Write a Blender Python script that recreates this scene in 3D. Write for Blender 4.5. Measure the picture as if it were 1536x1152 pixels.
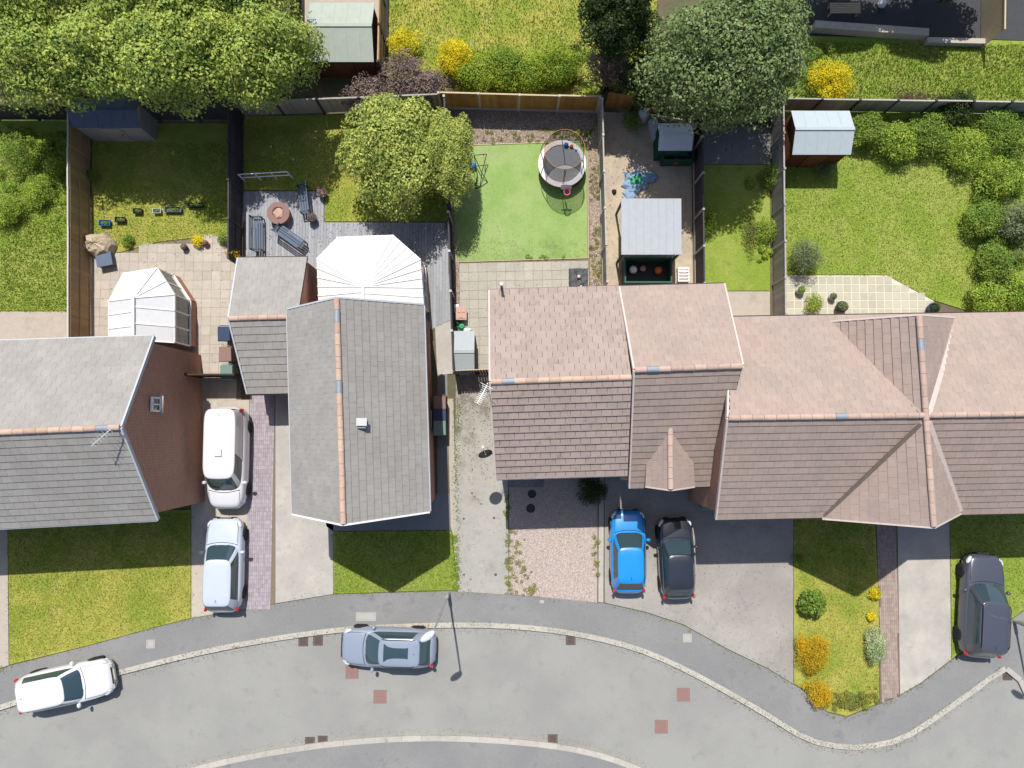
import bpy, math, random
import numpy as np
from mathutils import Vector, Matrix
for o in list(bpy.data.objects): bpy.data.objects.remove(o)
random.seed(7); RNG = np.random.default_rng(11)
SC = bpy.context.scene
COL = SC.collection
# ------------------------------------------------------------------ camera, sky, sun, exposure
H, FPX, TILT = 35.0, 1085.0, math.radians(3.64)
cam = bpy.data.cameras.new('camera'); camo = bpy.data.objects.new('camera', cam); COL.objects.link(camo)
cam.sensor_width = 36.0; cam.lens = FPX/1536*36.0; cam.clip_end = 1500; cam.clip_start = .5
camo.location = (0, 0, H); camo.rotation_euler = (TILT, 0, 0); SC.camera = camo
SUN_EL, SUN_AZ = math.radians(61), math.radians(8.8)      # shadows fall down the picture, a little to the right
W = bpy.data.worlds.new('World'); SC.world = W; W.use_nodes = True
nt = W.node_tree; sky = nt.nodes.new('ShaderNodeTexSky'); sky.sky_type = 'NISHITA'; sky.sun_disc = False
sky.sun_elevation = SUN_EL; sky.sun_rotation = -SUN_AZ; sky.air_density = 1.0; sky.dust_density = 1.6
bg = nt.nodes['Background']; bg.inputs['Strength'].default_value = 0.10
nt.links.new(sky.outputs[0], bg.inputs[0])
sd = Vector((-math.sin(SUN_AZ)*math.cos(SUN_EL), math.cos(SUN_AZ)*math.cos(SUN_EL), math.sin(SUN_EL)))
sl = bpy.data.lights.new('sun', 'SUN'); sl.energy = 4.3; sl.angle = math.radians(.53); sl.color = (1, .955, .89)
slo = bpy.data.objects.new('sun', sl); COL.objects.link(slo); slo.rotation_euler = sd.to_track_quat('Z', 'Y').to_euler(); slo.location = (0, 20, 60)
SC.view_settings.view_transform = 'Standard'; SC.view_settings.look = 'None'; SC.view_settings.gamma = 1
SC.view_settings.exposure = 0.42; SC.view_settings.use_curve_mapping = False
SC.render.engine = 'CYCLES'; SC.cycles.max_bounces = 6; SC.cycles.transparent_max_bounces = 12

# ------------------------------------------------------------------ plan: pixel of the survey picture -> ground metre
GZ = 0.10
def G(px, py, z=GZ):
    dx, dy = px-768, 576-py
    ry = FPX*math.sin(TILT)+dy*math.cos(TILT); rz = -FPX*math.cos(TILT)+dy*math.sin(TILT)
    s = (H-z)/(-rz); return Vector((dx*s, ry*s, z))
def GP(pts, z=GZ): return [G(p[0], p[1], z) for p in pts]
# ------------------------------------------------------------------ mesh helpers
ORG = {}
def mesh(name, v, f, mats, mi=None, smooth=False):
    me = bpy.data.meshes.new(name); me.from_pydata([tuple(p) for p in v], [], f)
    for m in (mats if isinstance(mats, (list, tuple)) else [mats]): me.materials.append(m)
    if mi is not None: me.polygons.foreach_set('material_index', mi)
    if smooth: me.polygons.foreach_set('use_smooth', [True]*len(me.polygons))
    me.update(); return me
def npmesh(name, co, nv, mats):
    """co: (n,nv,3) separate faces"""
    n = co.shape[0]; me = bpy.data.meshes.new(name)
    me.vertices.add(n*nv); me.vertices.foreach_set('co', co.astype(np.float32).ravel())
    me.loops.add(n*nv); me.loops.foreach_set('vertex_index', np.arange(n*nv, dtype=np.int32))
    me.polygons.add(n); me.polygons.foreach_set('loop_start', np.arange(0, n*nv, nv, dtype=np.int32))
    try: me.polygons.foreach_set('loop_total', np.full(n, nv, dtype=np.int32))
    except Exception: pass
    for m in (mats if isinstance(mats, (list, tuple)) else [mats]): me.materials.append(m)
    me.update(calc_edges=True); return me
def link(name, me, parent=None, loc=None):
    o = bpy.data.objects.new(name, me); COL.objects.link(o)
    if parent: o.parent = parent
    if loc is not None: o.location = loc
    return o
def tag(o, label=None, cat=None, group=None, kind=None):
    if label: o['label'] = label
    if cat: o['category'] = cat
    if group: o['group'] = group
    if kind: o['kind'] = kind
    return o
def thing(name, loc, label, cat, group=None):
    o = bpy.data.objects.new(name, None); COL.objects.link(o); o.location = loc; o.empty_display_size = .2
    ORG[o.name] = Vector(loc); return tag(o, label, cat, group)
class MB:
    def __init__(s): s.v = []; s.f = []; s.mi = []; s.cur = 0
    def add(s, v, f):
        b = len(s.v); s.v += [Vector(p) for p in v]; s.f += [[i+b for i in q] for q in f]; s.mi += [s.cur]*len(f); return s
    def box(s, c, d, rz=0.0, M=None):
        x, y, z = d[0]/2, d[1]/2, d[2]/2
        R = M if M is not None else Matrix.Rotation(rz, 3, 'Z'); c = Vector(c)
        v = [c+R @ Vector((a*x, b*y, e*z)) for a in (-1, 1) for b in (-1, 1) for e in (-1, 1)]
        return s.add(v, [(0, 1, 3, 2), (4, 6, 7, 5), (0, 4, 5, 1), (2, 3, 7, 6), (0, 2, 6, 4), (1, 5, 7, 3)])
    def bar(s, a, b, w, h, up=(0, 0, 1)):
        a, b = Vector(a), Vector(b); d = b-a; L = d.length; d.normalize(); u = Vector(up)
        sd_ = d.cross(u)
        if sd_.length < 1e-4: sd_ = Vector((1, 0, 0))
        sd_.normalize(); u = sd_.cross(d).normalized()
        M = Matrix((d, sd_, u)).transposed(); return s.box((a+b)/2, (L, w, h), M=M)
    def tube(s, path, r, n=8, cap=True, rr=None):
        P = [Vector(p) for p in path]; rings = []
        for i, p in enumerate(P):
            d = (P[min(i+1, len(P)-1)]-P[max(i-1, 0)]).normalized()
            a = d.cross(Vector((0, 0, 1)));
            if a.length < 1e-3: a = d.cross(Vector((1, 0, 0)))
            a.normalize(); b = d.cross(a); q = rr[i] if rr else r
            rings.append([p+(a*math.cos(t)+b*math.sin(t))*q for t in [2*math.pi*k/n for k in range(n)]])
        v = [p for g in rings for p in g]; f = []
        for i in range(len(P)-1):
            for k in range(n): f.append((i*n+k, i*n+(k+1) % n, (i+1)*n+(k+1) % n, (i+1)*n+k))
        if cap: f += [tuple(range(n))[::-1], tuple(range((len(P)-1)*n, len(P)*n))]
        return s.add(v, f)
    def lathe(s, c, prof, n=20, M=None):
        c = Vector(c); v = []; f = []
        for (r, z) in prof:
            for k in range(n):
                t = 2*math.pi*k/n; q = Vector((r*math.cos(t), r*math.sin(t), z))
                v.append(c+(M @ q if M is not None else q))
        for i in range(len(prof)-1):
            for k in range(n): f.append((i*n+k, i*n+(k+1) % n, (i+1)*n+(k+1) % n, (i+1)*n+k))
        f += [tuple(range(n))[::-1], tuple(range((len(prof)-1)*n, len(prof)*n))]
        return s.add(v, f)
    def prism(s, poly, z0, z1):
        n = len(poly); v = [(p[0], p[1], z0) for p in poly]+[(p[0], p[1], z1) for p in poly]
        f = [tuple(range(n, 2*n)), tuple(range(n))[::-1]]
        for i in range(n): j = (i+1) % n; f.append((i, j, n+j, n+i))
        return s.add(v, f)
    def quad(s, *p): return s.add(p, [tuple(range(len(p)))])
    def build(s, name, mats, parent=None, smooth=False, label=None):
        if parent is not None:
            o0 = ORG[parent.name]
            me = mesh(name, [p-o0 for p in s.v], s.f, mats, s.mi, smooth); o = link(name, me, parent)
        else:
            a = np.array([tuple(p) for p in s.v]); c = Vector(((a[:, 0].min()+a[:, 0].max())/2, (a[:, 1].min()+a[:, 1].max())/2, a[:, 2].min()))
            o0 = c; me = mesh(name, [p-c for p in s.v], s.f, mats, s.mi, smooth); o = link(name, me, None, c)
        ORG[o.name] = Vector(o0)
        if label: o['label'] = label
        return o
def ccw(poly):
    a = sum(poly[i][0]*poly[(i+1) % len(poly)][1]-poly[(i+1) % len(poly)][0]*poly[i][1] for i in range(len(poly)))
    return poly if a > 0 else poly[::-1]
# ------------------------------------------------------------------ materials
MATS = {}
def mat(name, col, rough=.85, var=.12, scale=6.0, col2=None, mix_scale=.6, mix_lo=.4, mix_hi=.62, bump=.25, bscale=40, bdist=.01,
        metal=0.0, spec=.3, island=0.0, coat=0.0, speck=None, speck_scale=8, speck_t=.72, transl=0.0, stain=None, stain_scale=1.5):
    if name in MATS: return MATS[name]
    m = bpy.data.materials.new(name); m.use_nodes = True; n = m.node_tree.nodes; L = m.node_tree.links
    b = n['Principled BSDF']; tc = n.new('ShaderNodeTexCoord'); geo = n.new('ShaderNodeNewGeometry')
    pos = geo.outputs['Position']
    b.inputs['Roughness'].default_value = rough; b.inputs['Metallic'].default_value = metal
    b.inputs['Specular IOR Level'].default_value = spec; b.inputs['Coat Weight'].default_value = coat
    def noise(sc, det=5, r=.6):
        q = n.new('ShaderNodeTexNoise'); q.inputs['Scale'].default_value = sc; q.inputs['Detail'].default_value = det; q.inputs['Roughness'].default_value = r
        L.new(pos, q.inputs['Vector']); return q.outputs['Fac']
    def ramp(fac, lo, hi):
        r = n.new('ShaderNodeMapRange'); r.inputs['From Min'].default_value = lo; r.inputs['From Max'].default_value = hi
        L.new(fac, r.inputs['Value']); return r.outputs['Result']
    def mixc(fac, A, B, mode='MIX'):
        x = n.new('ShaderNodeMix'); x.data_type = 'RGBA'; x.blend_type = mode
        if isinstance(fac, float): x.inputs[0].default_value = fac
        else: L.new(fac, x.inputs[0])
        for i, q in ((6, A), (7, B)):
            if isinstance(q, tuple): x.inputs[i].default_value = (*q, 1)
            else: L.new(q, x.inputs[i])
        return x.outputs[2]
    c = tuple(col)
    if col2 is not None: c = mixc(ramp(noise(mix_scale, 6), mix_lo, mix_hi), c, tuple(col2))
    if stain is not None: c = mixc(ramp(noise(stain_scale, 8, .7), .56, .78), c, tuple(stain))
    if speck is not None: c = mixc(ramp(noise(speck_scale, 3, .8), speck_t, speck_t+.04), c, tuple(speck))
    hs = n.new('ShaderNodeHueSaturation')
    v = ramp(noise(scale, 6, .7), .25, .75)
    vv = n.new('ShaderNodeMapRange'); vv.inputs['To Min'].default_value = 1-var; vv.inputs['To Max'].default_value = 1+var; L.new(v, vv.inputs['Value'])
    out = vv.outputs['Result']
    if island > 0:
        oi = n.new('ShaderNodeObjectInfo'); ad = n.new('ShaderNodeMath'); ad.operation = 'ADD'; L.new(geo.outputs['Random Per Island'], ad.inputs[0]); L.new(oi.outputs['Random'], ad.inputs[1])
        fr = n.new('ShaderNodeMath'); fr.operation = 'FRACT'; L.new(ad.outputs[0], fr.inputs[0])
        ir = n.new('ShaderNodeMapRange'); ir.inputs['To Min'].default_value = 1-island; ir.inputs['To Max'].default_value = 1+island; L.new(fr.outputs[0], ir.inputs['Value'])
        mu = n.new('ShaderNodeMath'); mu.operation = 'MULTIPLY'; L.new(out, mu.inputs[0]); L.new(ir.outputs['Result'], mu.inputs[1]); out = mu.outputs[0]
        hr = n.new('ShaderNodeMapRange'); hr.inputs['To Min'].default_value = .5-island*.05; hr.inputs['To Max'].default_value = .5+island*.05
        m2 = n.new('ShaderNodeMath'); m2.operation = 'MULTIPLY'; m2.inputs[1].default_value = 7.31; L.new(fr.outputs[0], m2.inputs[0])
        f2 = n.new('ShaderNodeMath'); f2.operation = 'FRACT'; L.new(m2.outputs[0], f2.inputs[0]); L.new(f2.outputs[0], hr.inputs['Value']); L.new(hr.outputs['Result'], hs.inputs['Hue'])
    L.new(out, hs.inputs['Value'])
    if isinstance(c, tuple): hs.inputs['Color'].default_value = (*c, 1)
    else: L.new(c, hs.inputs['Color'])
    L.new(hs.outputs[0], b.inputs['Base Color'])
    if bump > 0:
        bn = n.new('ShaderNodeBump'); bn.inputs['Strength'].default_value = bump; bn.inputs['Distance'].default_value = bdist
        L.new(noise(bscale, 3), bn.inputs['Height']); L.new(bn.outputs[0], b.inputs['Normal'])
    if transl > 0:
        tr = n.new('ShaderNodeBsdfTranslucent'); L.new(hs.outputs[0], tr.inputs['Color']); ms = n.new('ShaderNodeMixShader'); ms.inputs[0].default_value = transl
        L.new(b.outputs[0], ms.inputs[1]); L.new(tr.outputs[0], ms.inputs[2]); L.new(ms.outputs[0], n['Material Output'].inputs[0])
    MATS[name] = m; return m
def leafmat(name, a, b2, tr=.25, isl=.34):
    return mat(name, a, .55, .25, 1.6, col2=b2, mix_scale=1.1, bump=0, spec=.25, island=isl, transl=tr)
def brickmat(name, c1, c2, mortar):
    if name in MATS: return MATS[name]
    m = mat(name, c1, .9, .1); n = m.node_tree.nodes; L = m.node_tree.links
    br = n.new('ShaderNodeTexBrick'); br.inputs['Scale'].default_value = 1; br.inputs['Color1'].default_value = (*c1, 1); br.inputs['Color2'].default_value = (*c2, 1)
    br.inputs['Mortar'].default_value = (*mortar, 1); br.inputs['Brick Width'].default_value = .225; br.inputs['Row Height'].default_value = .075; br.inputs['Mortar Size'].default_value = .01
    g = n.new('ShaderNodeNewGeometry'); sx = n.new('ShaderNodeSeparateXYZ'); L.new(g.outputs['Position'], sx.inputs[0])
    ad = n.new('ShaderNodeMath'); ad.operation = 'ADD'; L.new(sx.outputs[0], ad.inputs[0]); L.new(sx.outputs[1], ad.inputs[1])
    cb = n.new('ShaderNodeCombineXYZ'); L.new(ad.outputs[0], cb.inputs[0]); L.new(sx.outputs[2], cb.inputs[1]); L.new(cb.outputs[0], br.inputs['Vector'])
    hs = [q for q in n if q.type == 'HUE_SAT'][0]; L.new(br.outputs['Color'], hs.inputs['Color'])
    bn = [q for q in n if q.type == 'BUMP'][0]; bn.invert = True; L.new(br.outputs['Fac'], bn.inputs['Height']); bn.inputs['Strength'].default_value = .6
    return m
M = dict(
    road=mat('road', (.262, .262, .245), .93, .12, 16, col2=(.228, .228, .218), mix_scale=.3, bscale=90, bump=.6, stain=(.19, .19, .185), stain_scale=1.1, speck=(.33, .33, .31), speck_scale=22, speck_t=.68),
    pavement=mat('pavement', (.185, .185, .185), .93, .10, 10, col2=(.215, .214, .21), mix_scale=.4, bscale=90, bump=.5, stain=(.12, .12, .12), stain_scale=.8),
    kerb=mat('kerb', (.37, .35, .31), .9, .12, 7, island=.08, stain=(.2, .19, .17), stain_scale=3),
    soil=mat('soil', (.12, .09, .06), .95, .25, 5, col2=(.09, .1, .05), bump=.7),
    fargrass=mat('far_grass', (.07, .12, .02), .95, .25, 1.2, col2=(.1, .14, .03)),
    lawn=mat('lawn', (.19, .265, .035), .95, .34, 14, col2=(.25, .295, .06), mix_scale=.45, mix_lo=.42, mix_hi=.58, bump=.8, bscale=55, bdist=.03, stain=(.11, .18, .025), stain_scale=1.3),
    drylawn=mat('dry_lawn', (.315, .31, .06), .95, .3, 14, col2=(.21, .26, .035), mix_scale=.6, mix_lo=.42, mix_hi=.58, bump=.8, bscale=55, bdist=.03, stain=(.42, .33, .13), stain_scale=.9),
    turf=mat('turf', (.20, .305, .085), .9, .16, 12, col2=(.25, .335, .12), mix_scale=.7, bump=.6, bscale=120, bdist=.01, speck=(.12, .15, .06), speck_scale=4.5, speck_t=.70, stain=(.255, .305, .15), stain_scale=.5),
    concrete=mat('concrete', (.325, .312, .28), .92, .08, 5, col2=(.29, .285, .265), mix_scale=.5, stain=(.19, .17, .125), stain_scale=1.3, bump=.3, speck=(.5, .48, .44), speck_scale=5),
    concrete2=mat('concrete_neighbour', (.33, .315, .29), .92, .08, 5, col2=(.40, .37, .33), mix_scale=.7, stain=(.27, .26, .245), stain_scale=1.2),
    tarmac=mat('drive_tarmac', (.25, .235, .215), .92, .09, 6, col2=(.31, .29, .265), mix_scale=.35, stain=(.2, .19, .18), stain_scale=.8),
    slab=mat('slab', (.355, .335, .28), .92, .1, 8, island=.055, stain=(.25, .235, .185), stain_scale=1.6, col2=(.32, .305, .26), mix_scale=1.2),
    joint=mat('joint_sand', (.17, .14, .10), .95, .25, 12),
    beige=mat('beige_paving', (.385, .345, .29), .92, .1, 5, island=.09, stain=(.29, .26, .215), stain_scale=1.0),
    cream=mat('cream_slab', (.38, .37, .29), .92, .08, 6, island=.09, stain=(.33, .36, .2), stain_scale=1.2),
    creamjoint=mat('cream_joint', (.52, .49, .40), .92, .08, 6),
    pink=mat('pink_block', (.30, .262, .285), .92, .08, 6, island=.14),
    redblock=mat('red_block', (.28, .22, .19), .92, .08, 6, island=.14),
    darkslab=mat('dark_slab', (.16, .165, .17), .9, .1, 6, island=.1),
    gravel=mat('gravel_bed', (.34, .285, .25), .95, .3, 30, col2=(.28, .25, .23), mix_scale=6, bump=.9, bscale=70, bdist=.03),
    pebble=mat('pebble', (.41, .345, .31), .85, .15, 30, island=.25, bump=0),
    bark=mat('border_gravel', (.22, .17, .125), .95, .35, 16, col2=(.2, .16, .13), mix_scale=3, bump=.9, bscale=50, bdist=.03),
    borderstone=mat('border_pebble', (.29, .23, .185), .9, .2, 30, island=.5, bump=0),
    sand=mat('sand', (.44, .36, .26), .95, .12, 5, col2=(.34, .29, .23), mix_scale=.6),
    tile_plot=mat('roof_tile_brown', (.315, .248, .222), .9, .12, 14, island=.06, col2=(.295, .238, .212), mix_scale=1.1, stain=(.19, .155, .13), stain_scale=2.2, speck=(.6, .57, .5), speck_scale=7.5, speck_t=.735, bump=.3, spec=.22),
    tile_pink=mat('roof_tile_pinkish', (.33, .255, .222), .9, .09, 5, island=.045, col2=(.30, .24, .21), mix_scale=.7, spec=.22, stain=(.27, .22, .19), stain_scale=1.0),
    tile_grey=mat('roof_tile_grey', (.265, .252, .235), .9, .09, 5, island=.045, col2=(.29, .278, .262), mix_scale=.6, spec=.22, stain=(.225, .215, .20), stain_scale=1.1),
    under=mat('roof_underlay', (.045, .04, .038), .95, .1),
    ridge=mat('ridge_tile', (.44, .31, .24), .9, .14, 9, island=.13, stain=(.3, .22, .16), stain_scale=4, speck=(.6, .4, .1), speck_scale=3, speck_t=.74),
    ridge_pale=mat('ridge_tile_pale', (.40, .29, .24), .9, .14, 9, island=.1, stain=(.3, .22, .18), stain_scale=3),
    lead=mat('lead', (.24, .265, .30), .55, .1, 8, metal=.2),
    white=mat('white_upvc', (.78, .78, .77), .35, .04, 5, spec=.5, bump=0),
    verge=mat('verge_mortar', (.50, .42, .39), .9, .12, 6, island=.1),
    greyverge=mat('verge_grey', (.42, .44, .48), .7, .08, 6),
    gutter=mat('black_gutter', (.03, .03, .032), .4, .1, bump=0),
    brick=brickmat('brick_wall', (.47, .20, .12), (.37, .155, .10), (.40, .33, .28)),
    glass=mat('window_glass', (.03, .045, .055), .04, .02, bump=0, spec=.8),
    polyc=mat('polycarbonate', (.72, .73, .73), .25, .05, bump=0, spec=.5, island=.07, transl=.2, stain=(.55, .57, .55), stain_scale=1.6),
    fence_brown=mat('fence_brown', (.40, .225, .06), .85, .22, 10, island=.18, bump=.3, col2=(.33, .17, .05), mix_scale=2),
    fence_tan=mat('fence_tan', (.36, .25, .13), .9, .2, 9, island=.14, bump=.3),
    fence_grey=mat('fence_grey', (.32, .30, .27), .9, .2, 9, island=.16, bump=.3),
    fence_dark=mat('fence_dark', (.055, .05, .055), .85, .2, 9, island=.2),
    gravelboard=mat('concrete_post', (.42, .40, .37), .9, .1, 9, island=.06),
    wood_dark=mat('dark_wood', (.05, .025, .015), .8, .2, 8, island=.15),
    wood_red=mat('red_brown_wood', (.12, .045, .02), .8, .2, 8, island=.12),
    deck=mat('deck_board', (.27, .28, .30), .8, .12, 6, island=.12, bump=.2),
    felt_green=mat('felt_pale_green', (.32, .36, .31), .9, .07, 3, stain=(.26, .29, .24), stain_scale=1.2),
    felt_blue=mat('felt_pale_blue', (.35, .41, .44), .85, .06, 3),
    felt_dark=mat('felt_dark', (.10, .13, .18), .9, .1, 3),
    grey_plastic=mat('grey_plastic', (.27, .31, .32), .5, .05, 5, bump=.1),
    pale_plastic=mat('pale_grey_plastic', (.50, .53, .57), .5, .05, 5, bump=.05),
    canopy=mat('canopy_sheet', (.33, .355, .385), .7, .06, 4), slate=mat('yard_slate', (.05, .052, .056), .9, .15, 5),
    dark_plastic=mat('dark_plastic', (.022, .023, .025), .5, .1, bump=0),
    black_metal=mat('black_metal', (.02, .02, .02), .4, .1, bump=0),
    galv=mat('galvanised', (.42, .43, .43), .5, .08, bump=0, metal=.3),
    green_p=mat('green_plastic', (.02, .28, .13), .45, .05, bump=0),
    dkgreen=mat('dark_green_panel', (.02, .085, .055), .6, .1),
    terracotta=mat('terracotta_plastic', (.42, .27, .21), .6, .08, bump=.1),
    blue=mat('blue_plastic', (.02, .12, .42), .35, .05, bump=0), skyblue=mat('pale_blue_fabric', (.2, .31, .43), .8, .1),
    orange=mat('orange_plastic', (.6, .14, .03), .4, .05, bump=0), pinkp=mat('pink_plastic', (.72, .10, .22), .4, .05, bump=0),
    redp=mat('red_plastic', (.5, .03, .02), .4, .05, bump=0), yellowp=mat('yellow_flower', (.75, .55, .01), .8, .15, bump=0, island=.2),
    whitep=mat('white_plastic', (.75, .75, .75), .45, .05, bump=0),
    cover=mat('dark_cover_fabric', (.075, .08, .09), .75, .15, 6, bump=.9, bscale=9, bdist=.06),
    mat_=mat('trampoline_mat', (.20, .205, .215), .8, .06, bump=.05), net=mat('net_black', (.02, .02, .02), .8, .05, bump=0),
    pad=mat('trampoline_pad', (.62, .63, .68), .6, .06, 3, col2=(.64, .52, .50), mix_scale=.8), foam=mat('pole_foam', (.35, .17, .09), .8, .1),
    timber=mat('pale_timber', (.45, .36, .24), .85, .15, 8, bump=.2),
    stone=mat('boulder', (.42, .34, .24), .9, .2, 5, bump=.8, bscale=12, bdist=.05),
    valley=mat('valley_shade', (.13, .105, .09), .9, .2, 8),  # dark brown that paints the crease shade of the roof valleys
    iron=mat('iron_cover', (.085, .06, .055), .7, .2, 20, bump=.5), rust=mat('rust_iron', (.22, .13, .115), .8, .15, 20, bump=.4), palecon=mat('pale_cover', (.34, .33, .31), .9, .1),
    trunk=mat('bark_wood', (.10, .07, .05), .95, .3, 12, bump=.8),
    tyre=mat('tyre', (.018, .018, .018), .85, .05, bump=0), rim=mat('alloy', (.5, .5, .52), .3, .03, bump=0, metal=.8),
    lamp_r=mat('tail_lamp', (.45, .01, .01), .15, .02, bump=0, spec=.7), lamp_w=mat('head_lamp', (.6, .62, .65), .1, .02, bump=0, spec=.9),
    plate=mat('plate', (.7, .7, .65), .4, .02, bump=0), carglass=mat('car_glass', (.03, .055, .07), .03, .02, bump=0, spec=1.0),
)
L = dict(
    belt=leafmat('leaf_belt', (.36, .43, .085), (.22, .31, .06)), yellowg=leafmat('leaf_yellow_green', (.40, .44, .10), (.27, .34, .075)),
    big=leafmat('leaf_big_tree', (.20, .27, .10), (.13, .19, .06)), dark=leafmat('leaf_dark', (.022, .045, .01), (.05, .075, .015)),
    green=leafmat('leaf_green', (.19, .28, .04), (.13, .22, .03)), bright=leafmat('leaf_bright', (.30, .40, .05), (.19, .30, .035)),
    yellow=leafmat('leaf_yellow', (.68, .55, .01), (.5, .46, .015), isl=.2), orange=leafmat('leaf_orange', (.58, .36, .01), (.45, .33, .02), isl=.2),
    purple=leafmat('leaf_purple', (.24, .17, .15), (.17, .13, .11)), sage=leafmat('leaf_sage', (.20, .24, .12), (.13, .17, .07)),
    pale=leafmat('leaf_variegated', (.42, .48, .28), (.26, .36, .12)), hedge=leafmat('leaf_hedge', (.27, .35, .03), (.15, .24, .025)), weed=leafmat('leaf_weed', (.27, .28, .05), (.17, .2, .05)),
)
def dirt(m, spots, col):
    n = m.node_tree.nodes; K = m.node_tree.links; hs = [q for q in n if q.type == 'HUE_SAT'][0]; g = n.new('ShaderNodeNewGeometry'); tot = None
    for (px, py, r, k) in spots:
        c = G(px, py, .1); vm = n.new('ShaderNodeVectorMath'); vm.operation = 'DISTANCE'; vm.inputs[1].default_value = (c.x, c.y, .104); K.new(g.outputs['Position'], vm.inputs[0])
        mr = n.new('ShaderNodeMapRange'); mr.inputs['From Min'].default_value = 0; mr.inputs['From Max'].default_value = r; mr.inputs['To Min'].default_value = k; mr.inputs['To Max'].default_value = 0; K.new(vm.outputs['Value'], mr.inputs['Value'])
        if tot is None: tot = mr.outputs['Result']
        else: a = n.new('ShaderNodeMath'); a.operation = 'MAXIMUM'; K.new(tot, a.inputs[0]); K.new(mr.outputs['Result'], a.inputs[1]); tot = a.outputs[0]
    no = n.new('ShaderNodeTexNoise'); no.inputs['Scale'].default_value = 3.5; no.inputs['Detail'].default_value = 9; no.inputs['Roughness'].default_value = .72; K.new(g.outputs['Position'], no.inputs['Vector'])
    mr = n.new('ShaderNodeMapRange'); mr.inputs['From Min'].default_value = .38; mr.inputs['From Max'].default_value = .62; K.new(no.outputs['Fac'], mr.inputs['Value'])
    mu = n.new('ShaderNodeMath'); mu.operation = 'MULTIPLY'; K.new(tot, mu.inputs[0]); K.new(mr.outputs['Result'], mu.inputs[1])
    x = n.new('ShaderNodeMix'); x.data_type = 'RGBA'; K.new(mu.outputs[0], x.inputs[0]); src = hs.inputs['Color'].links[0].from_socket; K.new(src, x.inputs[6]); x.inputs[7].default_value = (*col, 1); K.new(x.outputs[2], hs.inputs['Color'])
dirt(M['concrete'], [(700, 600, 1.5, .95), (725, 612, 1.0, .8), (688, 640, .8, .9), (703, 658, .55, 1), (686, 690, .7, .7), (712, 688, .5, .7), (712, 748, .5, .7), (686, 720, .4, .5), (735, 850, .5, .3)], (.105, .09, .055))
dirt(M['gravel'], [(782, 862, 1.2, .9), (800, 885, .8, .7), (775, 830, .6, .6)], (.22, .185, .10))
dirt(M['turf'], [(690, 385, 1.2, .5), (830, 375, .9, .6), (780, 386, .8, .6), (870, 250, .8, .3)], (.11, .14, .06))
# ------------------------------------------------------------------ ground
def sheet(name, pts, z1, m, z0=.03, label=None, world=False):
    P = [Vector((p[0], p[1], z1)) for p in pts] if world else GP(pts, z1)
    b = MB(); b.prism(ccw(P), z0, z1); o = b.build(name, m); tag(o, label, kind='structure'); return o
sheet('ground', [(-250, -250), (250, -250), (250, 250), (-250, 250)], -.06, M['fargrass'], -.5, world=True)
sheet('road', [(-700, 1240), (-700, 880), (2300, 900), (2300, 1260)], .0, M['road'], -.1)
KERB = [(-260, 1150), (-120, 1103), (0, 1062), (90, 1034), (177, 1010), (280, 984), (384, 963), (503, 946), (600, 940), (683, 938), (768, 940), (857, 950), (947, 971), (1018, 1000),
        (1090, 1038), (1152, 1074), (1188, 1097), (1223, 1113), (1277, 1121), (1331, 1114), (1366, 1100), (1402, 1076), (1456, 1038), (1504, 1004), (1520, 1008), (1534, 1034), (1556, 1085), (1600, 1200)]
INNER = [(-260, 1085), (0, 1004), (14, 999), (136, 968), (238, 940), (286, 928), (384, 911), (500, 892), (622, 888), (687, 886), (762, 892), (905, 905), (968, 919), (1025, 938), (1090, 974), (1152, 1004), (1202, 1034),
         (1241, 1069), (1270, 1076), (1320, 1056), (1349, 1044), (1381, 1026), (1427, 991), (1520, 928), (1560, 900), (1700, 900)]
def smooth_line(pts, k=3):
    P = [Vector((p[0], p[1], 0)) for p in pts]; out = []
    for i in range(len(P)-1):
        p0, p1, p2, p3 = P[max(i-1, 0)], P[i], P[i+1], P[min(i+2, len(P)-1)]
        for j in range(k):
            t = j/k; out.append(.5*((2*p1)+(-p0+p2)*t+(2*p0-5*p1+4*p2-p3)*t*t+(-p0+3*p1-3*p2+p3)*t**3))
    out.append(P[-1]); return [(q.x, q.y) for q in out]
KS = smooth_line(KERB)
land = GP(KS, .085); land = land+[Vector((60, -40, 0)), Vector((60, 70, 0)), Vector((-70, 70, 0)), Vector((-70, land[0].y, 0))]
sheet('garden_soil', [(p.x, p.y) for p in land], .06, M['soil'], -.08, world=True)
pv = GP(KS, .09)+[G(2200, 1200, .09), G(2200, 900, .09)]+GP(INNER[::-1], .09)
sheet('pavement', [(p.x, p.y) for p in pv], .09, M['pavement'], 0.0, world=True)
def kerb(name, line, side=1, w=.2, label=None):
    P = GP(smooth_line(line, 6), 0); d = [0]
    for i in range(1, len(P)): d.append(d[-1]+(P[i].xy-P[i-1].xy).length)
    def at(s):
        for i in range(1, len(P)):
            if d[i] >= s: t = (s-d[i-1])/max(d[i]-d[i-1], 1e-6); return P[i-1].lerp(P[i], t)
        return P[-1]
    b = MB(); s = 0
    while s < d[-1]-.5:
        a, c = at(s+.004), at(s+.911); t = (c-a).normalized(); nn = Vector((-t.y, t.x, 0))*side
        j = random.uniform(-.004, .004)
        poly = [a-nn*w*.35, c-nn*w*.35, c+nn*w*.65, a+nn*w*.65]
        b.prism(ccw(poly), -.05, .115+j)
        s += .914
    o = b.build(name, M['kerb']); tag(o, label, kind='structure')
kerb('kerb', KERB, 1, .24)
LOW = [(150, 1215), (230, 1172), (303, 1149), (384, 1131), (479, 1116), (561, 1108), (636, 1105), (700, 1106), (768, 1110), (832, 1117), (886, 1127), (940, 1144), (1000, 1172), (1060, 1215)]
kerb('kerb', LOW, -1, .26)
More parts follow.
